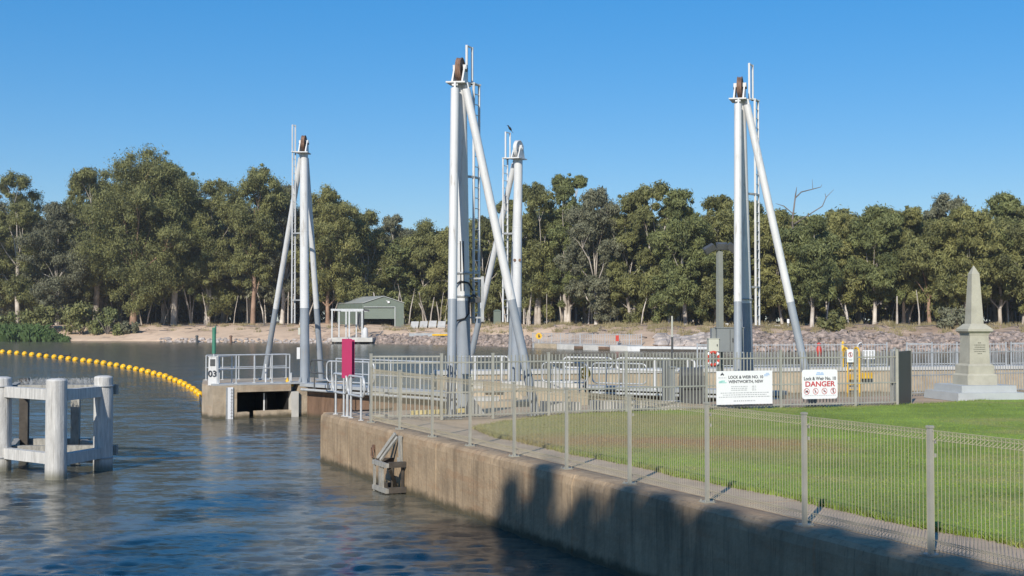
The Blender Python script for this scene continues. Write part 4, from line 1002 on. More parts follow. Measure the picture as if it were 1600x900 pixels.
mb.add([zv(fr0,dz0),zv(fr0,e1),zv(bk0,e1),zv(bk0,dz0)], [(0,1,2,3)]); mb.add([zv(fr1,dz0),zv(bk1,dz0),zv(bk1,e1),zv(fr1,e1)], [(0,1,2,3)])
mb.add([zv(bk0,dz0),zv(bk0,e1),zv(midb,ap),zv(bk1,e1),zv(bk1,dz0)], [(0,1,2,3,4)])
dvv = (bk0-fr0).normalized()
for i in range(14):
    a = fr0.lerp(bk0,(i+.5)/14)+Vector((-.02,0,0)); mb.box(zv(a,(dz0+e1)/2), (.05,.12,e1-dz0-.1))
mb.build('walls', 'shed_green', sh)
mb = MB(); ov = dvv*.25
for a, b_, c_, e_ in ((fr0,mid,midb,bk0),(mid,fr1,bk1,midb)):
    za = [e1 if p in (fr0,bk0,fr1,bk1) else ap for p in (a,b_,c_,e_)]
    vs = [zv(p-ov if j < 2 else p+ov, z_+.05) for j, (p, z_) in enumerate(zip((a,b_,c_,e_), za))]; vs2 = [v_+Vector((0,0,.09)) for v_ in vs]
    mb.add(vs+vs2, [(3,2,1,0),(4,5,6,7),(0,1,5,4),(1,2,6,5),(2,3,7,6),(3,0,4,7)])
mb.build('roof', 'shed_roof', sh)
dm = dzt-(dzt-zb)*.54
mb = MB()
for i in range(14): 
    z_ = dm+(dzt-dm)*(i+.5)/14; mb.box(((da.x+db.x)/2, sd+.22+.02*(i%2), z_), (db.x-da.x-.04,.05,(dzt-dm)/14-.01))
mb.build('roller_door', 'shed_door', sh)
mb = MB(); mb.box((db.x-.08, sd-.04, (dzt+dz0)/2), (.18,.10,dzt-dz0)); mb.box(((da.x+db.x)/2, sd-.04, dzt+.05), (db.x-da.x,.10,.12)); mb.build('door_frame', 'shed_roof', sh)
mb = MB(); mb.box((mid.x+1.0,sd-.15,ztop(472,sd)), (.35,.25,.35)); mb.beam((mid.x+1.0,sd-.1,ztop(471,sd)), (mid.x+.6,sd-.35,ztop(470,sd)), .1, .1); mb.build('wall_lamp', 'sign_white', sh)
q = Vector((da.x-1.1, sd+.6, zb))
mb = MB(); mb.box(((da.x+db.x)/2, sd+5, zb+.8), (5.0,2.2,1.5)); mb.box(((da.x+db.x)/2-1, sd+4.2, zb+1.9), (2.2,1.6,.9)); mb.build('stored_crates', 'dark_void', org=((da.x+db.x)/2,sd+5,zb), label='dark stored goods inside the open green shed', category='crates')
# gantry on a pontoon
gd_ = 205.; gz = ztop(526,gd_)
gt = thing('gantry_frame', 'pale steel gantry frame on the far landing in front of the green shed', 'gantry', PX(545,gd_,gz))
tz = ztop(484,gd_)
for px_, dy in ((519,0),(530,4),(541,4),(546,0),(557,4),(566,0)):
    mb = MB(); p = PX(px_,gd_+dy,gz-.3); mb.box((p.x,p.y,(p.z+tz)/2), (.22,.22,tz-p.z)); mb.build('column', 'galv', gt)
mb = MB(); a, b_ = PX(518,gd_,tz), PX(568,gd_,tz); mb.beam(a, b_, .24, .3); mb.beam(a+Vector((.8,4,-.1)), b_+Vector((.5,4,-.1)), .24, .3); mb.beam(a,a+Vector((.9,4,-.1)),.2,.28); mb.beam(b_-Vector((.1,0,0)),b_+Vector((.4,4,-.1)),.2,.28); mb.build('top_beam', 'galv', gt)
mb = MB(); p = PX(570,gd_-.3,gz); mb.tube([PX(560,gd_,ztop(488,gd_)), PX(559,gd_,ztop(505,gd_)), PX(563,gd_,ztop(515,gd_))], .1, 8); mb.tube([PX(568,gd_,tz), PX(568,gd_,ztop(512,gd_)), PX(572,gd_,ztop(516,gd_))], .1, 8); mb.box(PX(564,gd_+.5,ztop(500,gd_)), (.8,.5,2.2)); mb.build('hoist', 'dark_grey', gt)
p = PX(571,gd_-1,gz-.2); item('white_tank', 'white domed tank beside the far gantry', 'tank', lambda mb: mb.lathe([(.38,0),(.42,.1),(.42,1.2),(.30,1.55),(.08,1.7)], p, 16), 'white_paint', p)
pn = PX(551,gd_-2.2,.0)
r_ = thing('landing_stage', 'pale low landing stage at the far waterline under the gantry', 'jetty', pn)
mb = MB(); a, b_ = PX(519,gd_-3.2,0), PX(582,gd_-3.4,0); mb.prism([(a.x,a.y),(b_.x,b_.y),(b_.x+.3,b_.y+5),(a.x,a.y+5)], .35, 1.0); mb.build('deck', 'pale_conc', r_)
mb = MB(); 
for px_ in (521,526,531,536,541,560,580): p = PX(px_,gd_-3,0); mb.box((p.x,p.y,0), (.4,.4,1.0))
mb.prism([(a.x+.4,a.y+.6),(a.x+3.6,a.y+.6),(a.x+3.6,a.y+3),(a.x+.4,a.y+3)], -.3, .34); mb.build('support', 'dark_void', r_)
# waterline markers
for px_, off_, lb, mk in ((308,-1.2,'small dark post at the far waterline left of the beacon','dark_grey'),(361,-1.2,'small rust red post at the far waterline right of the beacon','rust')):
    p = onbank(px_, off_); p.z = 0; item('water_post', lb, 'post', lambda mb: (mb.tube([p+Vector((0,0,-.5)), p+Vector((0,0,1.0))], .22, 10), mb.lathe([(.30,1.0),(.30,1.12),(.1,1.25)], p, 10)), mk, p)
# stacked slabs on the bank
for i, (px_, ) in enumerate(((648,),(662,),(676,),(690,))):
    p = onbank(px_, 14.5); p.z += .1
    item('concrete_slab', ['leftmost of the pale slabs leaning on the bank right of the shed','second pale leaning slab from the shed','third pale leaning slab from the shed','pale leaning slab farthest from the shed'][i], 'slab',
         lambda mb: mb.box(p+Vector((0,0,.45)), (1.25,2.4,.22), mtx=Matrix.Rotation(R(24), 3, 'X')), 'pale_conc', p, group='leaning slabs on the far bank')
# low retaining pipe and yellow boom
a, b_ = onbank(640,3.4), onbank(700,3.4); a.z += .5; b_.z = a.z+.05
r_ = thing('guard_rail', 'low grey rail with a yellow stretch along the bank right of the shed', 'guard rail', a)
mb = MB(); mb.beam(a, b_, .12, .5); mb.build('rail', 'deck_grey', r_)
mb = MB(); q1_, q2_ = a.lerp(b_,.6)+Vector((0,-.2,.0)), a.lerp(b_,1.)+Vector((0,-.2,.0)); mb.beam(q1_, q2_, .1, .28); mb.build('yellow_rail', 'yellow_paint', r_)
mb = MB()
for i in range(6): p = a.lerp(b_,i/5); mb.box(p+Vector((0,.1,-.4)), (.18,.18,1.5))
mb.build('stake', 'timber_grey', r_)
# weir landing wall with railing
wl = thing('weir_wall', 'low pale concrete landing wall with painted sections along the right far shore', 'wall', PX(990,158,0))
segs = [(835,870,.65,'far_conc'),(870,897,.62,'pale_conc'),(897,911,.40,'brown_gate'),(911,935,.60,'pale_conc'),(935,953,.40,'brown_gate'),(953,980,.62,'pale_conc'),(980,1165,.55,'white_paint')]
for a0, a1, hz, mk in segs:
    d0, d1 = shore(a0)-3.6, shore(a1)-3.6; a, b_ = PX(a0,d0,0), PX(a1,d1,0); mb = MB()
    mb.prism([(a.x,a.y),(b_.x-.02,b_.y),(b_.x-.02,b_.y+2.2),(a.x,a.y+2.2)], -.8, hz); mb.build('wall_section', mk, wl)
a, b_ = PX(1000,shore(1000)-3.7,.0), PX(1160,shore(1160)-3.7,.0)
mb = MB(); mb.beam(a+Vector((0,0,.1)), b_+Vector((0,0,.1)), .2, .35); mb.build('rub_strip', 'timber_dark', wl)
for a0, a1, lb in ((832,905,'grey railing on the right far shore behind the yellow warning disc'),(907,1002,'grey railing on the right far shore next to the small red sign')):
    pts = []
    for i in range(6):
        q = a0+(a1-a0)*i/5; p = PX(q, shore(q)+1.5, 0); p.z = .62; pts.append(p)
    tube_fence('far_railing', pts, 1.35, lb, spacing=.35, mk='galv', rails=(.1,.7,1.28), w=.04, pw=.09)
dk = MB(); d0, d1 = shore(832), shore(1004); a, b_ = PX(832,d0-1.2,0), PX(1004,d1-1.2,0); dk.prism([(a.x,a.y),(b_.x,b_.y),(b_.x,b_.y+5),(a.x,a.y+5)], -.5, .63); dk.build('weir_deck', 'deck_grey', org=a, label='grey weir deck under the far railings', category='deck')
# disc sign etc
def post_sign(name, label, px_, py0, py1, d, wpx, mk, base_z, disc=False, cat='sign'):
    c = P(px_, (py0+py1)/2, d); r_ = thing(name, label, cat, Vector((c.x,d,base_z)))
    mb = MB(); mb.tube([(c.x,d+.08,base_z),(c.x,d+.08,c.z)], .05, 8); mb.build('post', 'galv', r_)
    mb = MB(); hgt = (py1-py0)*d/F
    if disc: mb.lathe([(hgt/2,-.03),(hgt/2,.03)], c, 20, Matrix.Rotation(R(90), 3, 'X'))
    else: mb.box(c, (wpx*d/F,.06,hgt))
    mb.build('panel', mk, r_); return r_, c
r_, c = post_sign('warning_disc', 'round yellow warning sign with black symbol on the far weir railing', 842, 520, 530, 168, 0, 'yellow_paint', .6, True)
mb = MB(); mb.box(c+Vector((0,-.05,0)), (.16,.03,.42)); mb.box(c+Vector((.08,-.05,-.1)), (.2,.03,.12)); mb.build('symbol', 'ink', r_)
post_sign('red_sign', 'small red sign on the far weir railing', 964.5, 524, 533, 158, 5, 'red', .6)
post_sign('white_sign', 'white square sign on the far right bank right of the derrick mast', 1214, 508, 518, 172, 9.5, 'sign_white', 1.2)
post_sign('white_marker', 'small white marker post left of the white square sign', 1202.5, 507, 513, 172, 2.6, 'sign_white', 1.5)
post_sign('white_marker', 'white marker box above the grey control cabinet on the far bank', 1136, 505, 511, 172, 4.5, 'sign_white', 1.6)
post_sign('white_marker', 'thin white topped marker on the far bank beside the right leg of the derrick', 1231.5, 498.5, 505, 172, 3.5, 'sign_white', 1.6)
p = P(1279.5,537,140); r_ = thing('red_buoy', 'orange red buoy standing off the right far shore', 'buoy', Vector((p.x,140,0)))
mb = MB(); mb.lathe([(.1,-.3),(.3,-.15),(.33,.2),(.28,.5),(.15,.7),(.06,.85)], (p.x,140,.1), 16); mb.build('float_body', 'red', r_)
mb = MB(); mb.lathe([(.20,0),(.22,.1),(.20,.2),(.06,.3)], (p.x,140,.9), 12); mb.build('topmark', 'red', r_)
p = P(1317,540,142); r_ = thing('orange_buoy', 'orange yellow buoy just right of the red buoy by the far shore', 'buoy', Vector((p.x,142,0)))
mb = MB(); mb.lathe([(.1,-.3),(.28,-.1),(.3,.2),(.2,.6),(.08,1.0)], (p.x,142,.1), 16); mb.build('float_body', 'yellow_paint', r_)
mb = MB(); mb.lathe([(.16,0),(.18,.16),(.04,.34)], (p.x,142,1.0), 12); mb.build('topmark', 'yellow_paint', r_)
# small green hut, dark post sign
p = onbank(777,26); item('green_hut', 'little green hut between the legs of the far derrick on the bank', 'hut', lambda mb: (mb.box(p+Vector((0,0,1.0)), (1.2,1.4,2.2)), mb.frustum(p, p.z+2.1, p.z+2.4, 1.5, .6)), 'shed_green', p)

# fallen branches and dry tufts, uncountable
mb = MB(); rs = random.Random(21)
for i in range(420):
    p = onbank(rs.uniform(120,1640), rs.choice((rs.uniform(6,16), rs.uniform(14,32), rs.uniform(14,32)))); a = rs.uniform(0,6.28); l_ = rs.uniform(.5,3.2); u = Vector((math.cos(a), math.sin(a), rs.uniform(-.05,.12)))*l_
    r_0 = rs.uniform(.03,.10); mb.tube([p+Vector((0,0,.04)), p+u*.5+Vector((rs.uniform(-.2,.2),rs.uniform(-.2,.2),rs.uniform(.05,.25))), p+u], [r_0, r_0*.8, r_0*.4], 5, caps=False)
mb.build('debris', 'bark_dead', kind='stuff', label='fallen branches and sticks littering the far bank', category='debris')
rng = np.random.default_rng(61); pts, kk_ = [], 0
for i in range(520):
    px_ = rng.uniform(100,1640); of_ = rng.uniform(9,30)
    if px_ < 620 and rng.random() < .6: continue
    p = np.array(tuple(onbank(px_, of_))); n = 26
    b0 = p+np.c_[rng.normal(0,.35,n), rng.normal(0,.35,n), np.zeros(n)]; h_ = rng.uniform(.25,.75,n); w_ = rng.uniform(.03,.06,n)
    q = np.empty((n,3,3)); q[:,0] = b0-np.c_[w_,0*w_,0*w_+.05]; q[:,1] = b0+np.c_[w_,0*w_,0*w_-.05]; q[:,2] = b0+np.c_[rng.normal(0,.2,n), rng.normal(0,.2,n), h_]; pts.append(q)
q = np.concatenate(pts)
o = bpy.data.objects.new('dry_grass', npmesh('dry_grass', q.reshape(-1,3), len(q), [mat('dry_grass', (.16,.145,.06), .9, .3, .3, col2=(.33,.27,.15))], k=3)); COL.objects.link(o); o['kind'] = 'stuff'; o['label'] = 'dry grass tufts on the far bank'; o['category'] = 'grass'
# rocks: two piles of riprap and one along the shore
def rocks(name, label, n, fnp, smin, smax, mk, seed):
    rs = random.Random(seed); mb = MB()
    base = [Vector((math.cos(a)*math.cos(b_), math.sin(a)*math.cos(b_), math.sin(b_))) for b_ in (-.9,0,.9) for a in (0,1.05,2.1,3.14,4.2,5.25)]
    fs = []
    for r0 in (0,6):
        for k in range(6): fs.append((r0+k, r0+(k+1)%6, r0+6+(k+1)%6, r0+6+k))
    fs += [tuple(reversed(range(6))), tuple(range(12,18))]
    for i in range(n):
        c = fnp(rs); s = rs.uniform(smin, smax)*(1 if rs.random() < .8 else 1.6); rot = Matrix.Rotation(rs.uniform(0,6), 3, 'Z') @ Matrix.Rotation(rs.uniform(-.5,.5), 3, 'X')
        sc_ = Vector((rs.uniform(.7,1.3), rs.uniform(.7,1.2), rs.uniform(.5,.9)))
        mb.add([c+rot @ Vector((v_.x*sc_.x*s*rs.uniform(.75,1.2), v_.y*sc_.y*s*rs.uniform(.75,1.2), v_.z*sc_.z*s)) for v_ in base], fs)
    mb.build(name, mk, kind='stuff', label=label, category='rocks')
def rp(a0, a1, o0, o1): 
    def f(rs): p = onbank(rs.uniform(a0,a1), rs.uniform(o0,o1)); p.z += .08; return p
    return f
rocks('riprap_rocks', 'grey brown riprap along the shore right of the landing stage', 800, rp(582,830,-.8,4.5), .25,.55, 'rock', 1)
rocks('riprap_rocks', 'pale heap of riprap on the right far bank', 330, rp(1030,1120,1.5,8), .3,.7, 'rock_pale', 2)
rocks('riprap_rocks', 'orange brown riprap slope on the far right shore', 1500, rp(1100,1640,-.5,9), .25,.58, 'rock', 3)
rocks('riprap_rocks', 'scattered stones at the sandy waterline', 260, rp(250,520,-.8,1.2), .15,.4, 'rock_pale', 4)

# ------------------------------------------------------------------ trees
def leaf_quads(rng, cen, rad, n_per, ll, lw, flat=.85):
    k = len(cen); idx = np.repeat(np.arange(k), n_per); n = len(idx)
    d = rng.normal(size=(n,3)); d /= np.linalg.norm(d, axis=1)[:,None]
    rr = np.minimum(np.abs(rng.normal(.48,.30,n)), 1.25)
    p = cen[idx]+d*(rr*rad[idx])[:,None]*np.array([1,1,flat])
    nn = d*.8+rng.normal(size=(n,3))*.55; nn[:,2] += .25; nn /= np.linalg.norm(nn, axis=1)[:,None]
    a = rng.normal(size=(n,3))*.55; a[:,2] -= .8; a -= nn*np.sum(a*nn, axis=1)[:,None]; a /= np.linalg.norm(a, axis=1)[:,None]
    b_ = np.cross(nn, a)
    s = rng.uniform(.65,1.35,n)[:,None]
    q = np.empty((n,4,3)); q[:,0] = p-a*ll/2*s; q[:,1] = p+b_*lw/2*s-a*ll*.08*s; q[:,2] = p+a*ll/2*s; q[:,3] = p-b_*lw/2*s-a*ll*.08*s
    return q
def gum(seed, Ht, Wd, clear=.28, lobes=11, style='broad', leaves=420, ll=.52, lw=.15, nsub=10, fork=None):
    """returns (trunk MB, leaf quads). Tree stands at origin."""
    rs = random.Random(seed); rng = np.random.default_rng(seed); mb = MB()
    tr = Ht*rs.uniform(.0135,.0185)
    lean = Vector((rs.uniform(-.06,.06), rs.uniform(-.05,.05), 0))*Ht
    fz = Ht*(fork if fork else rs.uniform(.24,.40))
    nst = 1 if rs.random() < .6 else 2
    crown0 = Ht*clear
    cents, rads = [], []
    for i in range(lobes):
        t = (i+.35)/lobes; t = min(1, max(0, t+rs.uniform(-.06,.06)))
        if style == 'tall': pr = .55+.45*math.sin(math.pi*min(1,t*.9+.1)); 
        elif style == 'vase': pr = .45+.75*t if t < .75 else 1.0-.9*(t-.75)*2
        else: pr = math.sin(math.pi*(.22+.68*t))**.7
        R0 = Wd*rs.uniform(.115,.25)*(1 if t < .8 else .85)
        z = crown0+(Ht-crown0-R0*.8)*t
        th = i*2.399+rs.uniform(-.5,.5); rad = max(0, Wd/2*pr-R0*.8)*rs.uniform(.55,1.08)
        if t > .9: rad *= .35
        cents.append(Vector((rad*math.cos(th)+lean.x*z/Ht, rad*math.sin(th)+lean.y*z/Ht, z))); rads.append(R0)
    # trunk and limbs
    tops = []
    for s in range(nst):
        o = Vector((0,0,-.5)) if s == 0 else Vector((rs.uniform(-.4,.4), rs.uniform(-.4,.4), -.5))
        dirx = Vector((rs.uniform(-1,1), rs.uniform(-1,1), 0))*(.04 if nst == 1 else .10)
        pts = [o+Vector((dirx.x*fz*(q**1.3)+lean.x*q*fz/Ht+rs.uniform(-.12,.12)*q*2, dirx.y*fz*(q**1.3)+lean.y*q*fz/Ht+rs.uniform(-.12,.12)*q*2, (fz+.5)*q)) for q in (0,.06,.25,.5,.75,1)]
        k = tr*(1 if nst == 1 else .8)
        mb.tube(pts, [k*1.55,k*1.15,k,k*.9,k*.82,k*.72], 9); tops.append((pts, k*.7))
    for i, (c, r0) in enumerate(zip(cents, rads)):
        pts0, k = tops[i % len(tops)]
        j = pts0[-1] if c.z > fz*1.15 else pts0[3]
        ww = k*max(.22, .62-.02*i)
        m1_ = j.lerp(c, .4)+Vector((0,0,(c-j).length*rs.uniform(-.02,.14)))+Vector((rs.uniform(-.4,.4), rs.uniform(-.4,.4), 0))
        m2_ = j.lerp(c, .75)+Vector((rs.uniform(-.5,.5), rs.uniform(-.5,.5), rs.uniform(-.1,.5)))
        mb.tube([j, m1_, m2_, c], [ww, ww*.75, ww*.5, ww*.2], 6, caps=False)
        for q in range(3):
            e = c+Vector((rs.uniform(-1,1), rs.uniform(-1,1), rs.uniform(-.5,.8)))*r0*.9
            mb.tube([m2_, m2_.lerp(e,.5)+Vector((0,0,.2)), e], [ww*.4, ww*.28, ww*.1], 5, caps=False)
    sub, srad = [], []
    for c, r0 in zip(cents, rads):
        for q in range(nsub):
            d = Vector((rs.gauss(0,1), rs.gauss(0,1), rs.gauss(.25,.9))).normalized()
            sub.append(c+Vector((d.x*r0*.95, d.y*r0*.95, d.z*r0*.72))); srad.append(r0*rs.uniform(.40,.80))
        sub.append(c); srad.append(r0*.5)
        for q in range(3):
            th = rs.uniform(0,6.28); dz = rs.uniform(.7,1.5)
            sub.append(c+Vector((math.cos(th)*r0*.8, math.sin(th)*r0*.8, -dz*r0*.8))); srad.append(r0*rs.uniform(.25,.42))
    q = leaf_quads(rng, np.array([tuple(v_) for v_ in sub]), np.array(srad), leaves, ll, lw)
    # stray sprays that break the outline
    ex = [c+Vector((rs.gauss(0,1), rs.gauss(0,1), rs.gauss(.1,.8))).normalized()*r0*rs.uniform(1.0,1.25) for c, r0 in zip(cents, rads) for _ in range(3)]
    q2 = leaf_quads(rng, np.array([tuple(v_) for v_ in ex]), np.full(len(ex), Wd*.035), max(10, leaves//5), ll*.85, lw*.8)
    return mb, np.concatenate([q, q2])
def tree(label, px, offd, ytop_, wpx, kind, seed, group='gum trees on the far bank', style='broad', clear=.28, lobes=12, bark='bark', leaves=560, name='gum_tree', **kw):
    d = shore(px)+offd; base = bank_pt(px, offd); base.z -= .1
    Ht = ztop(ytop_, d)-base.z; Wd = wpx*d/F
    root = thing(name, label, 'tree', base, group)
    mb, q = gum(seed, Ht, Wd, clear, lobes, style, leaves, **kw)
    for i in range(len(mb.v)): mb.v[i] = tuple(Vector(mb.v[i])+base)
    mb.build('trunk', bark, root)
    o = bpy.data.objects.new('crown', npmesh('crown', q.reshape(-1,3), len(q), [LEAF[kind]])); COL.objects.link(o); o.parent = root; o['_org'] = root['_org']
    return root
TREES = [
 # px, off, ytop, wpx, kind, style, clear, lobes, bark, label
 (-25,26,300,120,'grey','broad',.15,12,'bark','grey green gum cut by the left edge of the view'),
 (28,20,277,105,'olive','broad',.14,13,'bark','bushy olive gum with a rounded tip near the left edge'),
 (88,22,318,95,'grey','broad',.12,12,'bark','lower grey green gum left of the largest crown'),
 (150,28,250,110,'olive','vase',.30,12,'bark','gum with flat topped left shoulder beside the largest crown'),
 (208,22,230,150,'olive','broad',.26,17,'bark_red','largest broad gum crown on the far left bank with a rusty trunk'),
 (272,30,247,105,'green','broad',.22,13,'bark','dark gum forming the right shoulder of the largest crown'),
 (325,34,288,80,'olive','broad',.2,11,'bark','shaded gum between the largest crown and the open forked gum'),
 (395,24,263,92,'olive','vase',.34,12,'bark_red','open crowned gum with an orange trunk left of the left derrick'),
 (440,33,283,78,'grey','broad',.28,11,'bark','gum directly behind the left derrick ladder'),
 (512,27,291,98,'yellow','broad',.2,13,'bark_red','rounded bright green gum right of the left derrick'),
 (572,36,322,72,'olive','broad',.2,11,'bark','medium gum behind the green shed on its left'),
 (618,48,338,80,'grey','broad',.2,11,'bark','dusky gum rising over the green shed roof'),
 (662,46,345,86,'olive','broad',.2,12,'bark','gum between the green shed and the central derrick'),
 (708,46,340,76,'yellow','broad',.2,11,'bark','yellowish gum just behind the central derrick mast'),
 (758,40,335,70,'olive','broad',.22,11,'bark','gum between the two central derricks'),
 (838,32,282,84,'olive','vase',.34,12,'bark','pale limbed gum just right of the far central derrick'),
 (888,36,258,66,'green','broad',.3,15,'bark','tallest slender gum right of the central derricks'),
 (932,32,292,82,'grey','broad',.28,12,'bark','gum with drooping sprays right of the tallest slender one'),
 (985,35,313,80,'olive','broad',.26,12,'bark','gum filling the gap left of the solitary tall topped gum'),
 (1028,30,276,72,'olive','vase',.34,11,'bark','gum with a separate round top above pale bare limbs'),
 (1072,26,303,92,'green','broad',.2,13,'bark','dense gum to the left of the floodlight pole'),
 (1120,30,305,84,'olive','broad',.2,12,'bark','dense gum directly behind the floodlights'),
 (1168,40,318,70,'olive','broad',.25,11,'bark','gum hidden behind the right derrick mast'),
 (1222,34,325,86,'yellow','broad',.25,12,'bark','gum with a dead branch above it, right of the right derrick ladder'),
 (1268,22,345,88,'green','vase',.36,11,'bark','near gum with leaning trunk behind the right leg of the right derrick'),
 (1318,34,328,86,'yellow','broad',.30,12,'bark','yellow green gum above the prohibition sign'),
 (1366,32,322,84,'green','broad',.32,12,'bark','gum above the four panel notice'),
 (1412,36,316,82,'yellow','broad',.32,12,'bark','gum above the dark information board'),
 (1452,30,345,86,'olive','broad',.34,11,'bark_red','lower olive gum left of the obelisk'),
 (1474,42,301,70,'grey','tall',.32,11,'bark','gum with a knob shaped top left of the obelisk'),
 (1512,28,318,92,'yellow','vase',.36,12,'bark','gum with pale forking limbs right behind the obelisk'),
 (1562,34,312,90,'green','broad',.34,12,'bark','tall gum just right of the obelisk'),
 (1612,30,314,96,'olive','broad',.34,12,'bark','gum cut by the right edge of the view'),
]
for i, (px, of_, yt, wp_, kd, st, cl, lb_, bk, label) in enumerate(TREES):
    cl *= .5 if 560 < px < 1180 else (.95 if px < 560 else .75)
    tree(label, px, of_, yt-5, wp_*1.28, kd, 100+i, style=st, clear=cl, lobes=lb_, bark=bk)
# dead branch tree
p = onbank(1240, 40); p.z -= .2
mb = MB(); d = p.y
def dp(px, py): q = P(px, py, d); return q
mb.tube([p, P(1243,430,d), P(1238,345,d), P(1243,305,d)], [.35,.28,.14,.10], 8)
mb.tube([P(1242,310,d), P(1252,300,d), P(1268,296,d), P(1283,292,d), P(1284,288,d)], [.10,.085,.07,.045,.02], 6); mb.tube([P(1243,305,d), P(1245,292,d)], [.10,.03], 6)
mb.tube([P(1240,335,d), P(1225,322,d), P(1212,318,d)], [.09,.07,.03], 6); mb.tube([P(1241,350,d), P(1285,322,d), P(1291,308,d), P(1303,296,d)], [.11,.08,.06,.025], 6); mb.tube([P(1291,310,d), P(1289,302,d)], [.06,.03], 6); mb.tube([P(1270,296,d), P(1269,280,d)], [.05,.02], 5)
mb.build('dead_tree', 'bark_dead', org=p, label='bare dead gum with crooked branches poking above the canopy right of the right derrick', category='tree')
# bushes on the left bank
def bush(label, px, off_, w, h, kind, seed, name='bush'):
    p = onbank(px, off_); rng = np.random.default_rng(seed); rs = random.Random(seed); root = thing(name, label, 'bush', p)
    mb = MB()
    for i in range(7):
        e = p+Vector((rs.uniform(-.35,.35)*w, rs.uniform(-.3,.3)*w, h*rs.uniform(.5,.85))); mb.tube([p+Vector((0,0,-.3)), p.lerp(e,.5)+Vector((0,0,.2)), e], [.09,.06,.02], 5)
    mb.build('stem', 'bark_dead', root)
    k = 16; cen = np.c_[rng.uniform(-.42,.42,k)*w, rng.uniform(-.35,.35,k)*w, rng.uniform(.15,.85,k)*h]; cen[:,2] *= 1-.6*(np.abs(cen[:,0])/(w*.5))**2
    q = leaf_quads(rng, cen, rng.uniform(.14,.24,k)*w, 170, .6, .28)
    o = bpy.data.objects.new('foliage', npmesh('foliage', q.reshape(-1,3), len(q), [LEAF[kind]])); COL.objects.link(o); o.parent = root; o['_org'] = root['_org']
for a in (('rounded bush at the sandy edge below the largest gum',168,5.5,5.2,5.0,'green',31),('dark bush left of the rounded bush on the left bank',128,7,7.5,6.0,'olive',32),('wide bush behind the reeds on the left bank',78,9,8.,5.5,'olive',33),
          ('bush behind the reeds at the left edge',28,10,8.,5.,'green',34),('small grey bush by the rusty trunk',203,6.5,3.,2.6,'grey',35),('scrubby bush on the shaded right bank behind the obelisk',1492,15,4.,3.,'grey',37),('scrubby bush below the leaning gum trunk',1300,14,3.6,2.6,'olive',38)): bush(*a)
# reeds: a bright green fringe nobody could count
rng = np.random.default_rng(77); n = 9000
pxr = rng.uniform(-60,108,n); ofr = rng.uniform(-1.5,3.6,n)*(1-np.clip((pxr-70)/60,0,.8))
pts = np.array([tuple(onbank(a, b_)) for a, b_ in zip(pxr, ofr)]); hh_ = rng.uniform(1.2,3.0,n)*(1-np.clip((pxr-55)/60,0,.75))
dx = rng.normal(0,.35,n)*hh_; dy = rng.normal(0,.3,n)*hh_; w_ = rng.uniform(.06,.13,n)
v = np.empty((n,4,3)); v[:,0] = pts+np.c_[-w_,0*w_,-.3+0*w_]; v[:,1] = pts+np.c_[w_,0*w_,-.3+0*w_]; v[:,2] = pts+np.c_[dx*.5+w_*.8,dy*.5,hh_*.7]; v[:,3] = pts+np.c_[dx,dy,hh_*rng.uniform(.6,1,n)]
o = bpy.data.objects.new('reeds', npmesh('reeds', v.reshape(-1,3), n, [M['reed']])); COL.objects.link(o); o['kind'] = 'stuff'; o['label'] = 'bright green reeds fringing the left bank'; o['category'] = 'reeds'
# the wood behind, one mass
rng = np.random.default_rng(5); rs = random.Random(5)
protos = []
for i in range(6):
    mb, q = gum(500+i, 20, 9.5, .24, 10, ('broad','tall','vase')[i % 3], 200, ll=.7, lw=.27, nsub=7)
    protos.append((np.array(mb.v), mb.f, q))
def sky_y(px):
    K = [(-300,325),(0,322),(120,318),(180,275),(290,285),(330,305),(470,312),(560,335),(610,350),(700,350),(780,335),(830,318),(1000,322),(1200,328),(1400,326),(1900,322)]
    for (a, ya), (b_, yb) in zip(K, K[1:]):
        if a <= px <= b_: return ya+(yb-ya)*(px-a)/(b_-a)
    return 325
TV, TQ, LQ, LM = [], [], [], []
px = -330
for row, (o0, o1, step) in enumerate(((40,58,34),(60,85,34),(88,120,36))):
    px = -330+row*11
    while px < 1930:
        d = shore(px)+rs.uniform(o0,o1); yt = sky_y(px)+rs.uniform(2,30); base = np.array([(px-800)/F*d, d, 3.0])
        Ht = ztop(yt, d)-3.0; s = Ht/20.; sw = s*rs.uniform(.9,1.35)*(30/24)
        if Ht > 26: sw *= .8
        tv, tf, q = protos[rs.randrange(6)]; th = rs.uniform(0,6.28); c, s_ = math.cos(th), math.sin(th); rot = np.array([[c,-s_,0],[s_,c,0],[0,0,1]])
        S = np.array([sw,sw,s])
        TV.append(((tv@rot.T)*S+base, tf))
        sel = q if row < 2 else q[rng.random(len(q)) < .6]
        LQ.append((sel@rot.T)*S+base); LM.append(np.full(len(sel), rs.choice([1,1,2,3,4]), np.int32))
        px += step*rs.uniform(.7,1.2)
# understorey saplings and scrub in the mass
for i in range(420):
    pxu = rs.uniform(-330,1930); d = shore(pxu)+(rs.uniform(48,110) if i < 160 else rs.uniform(85,135)); cen = np.c_[rng.normal(0,2.2,9), rng.normal(0,2.2,9), rng.uniform(.8,9,9)]+np.array([(pxu-800)/F*d, d, 2.8])
    q = leaf_quads(rng, cen, rng.uniform(1.2,2.4,9), 60, 1.0, .5); LQ.append(q); LM.append(np.full(len(q), rs.choice([1,2,3]), np.int32))
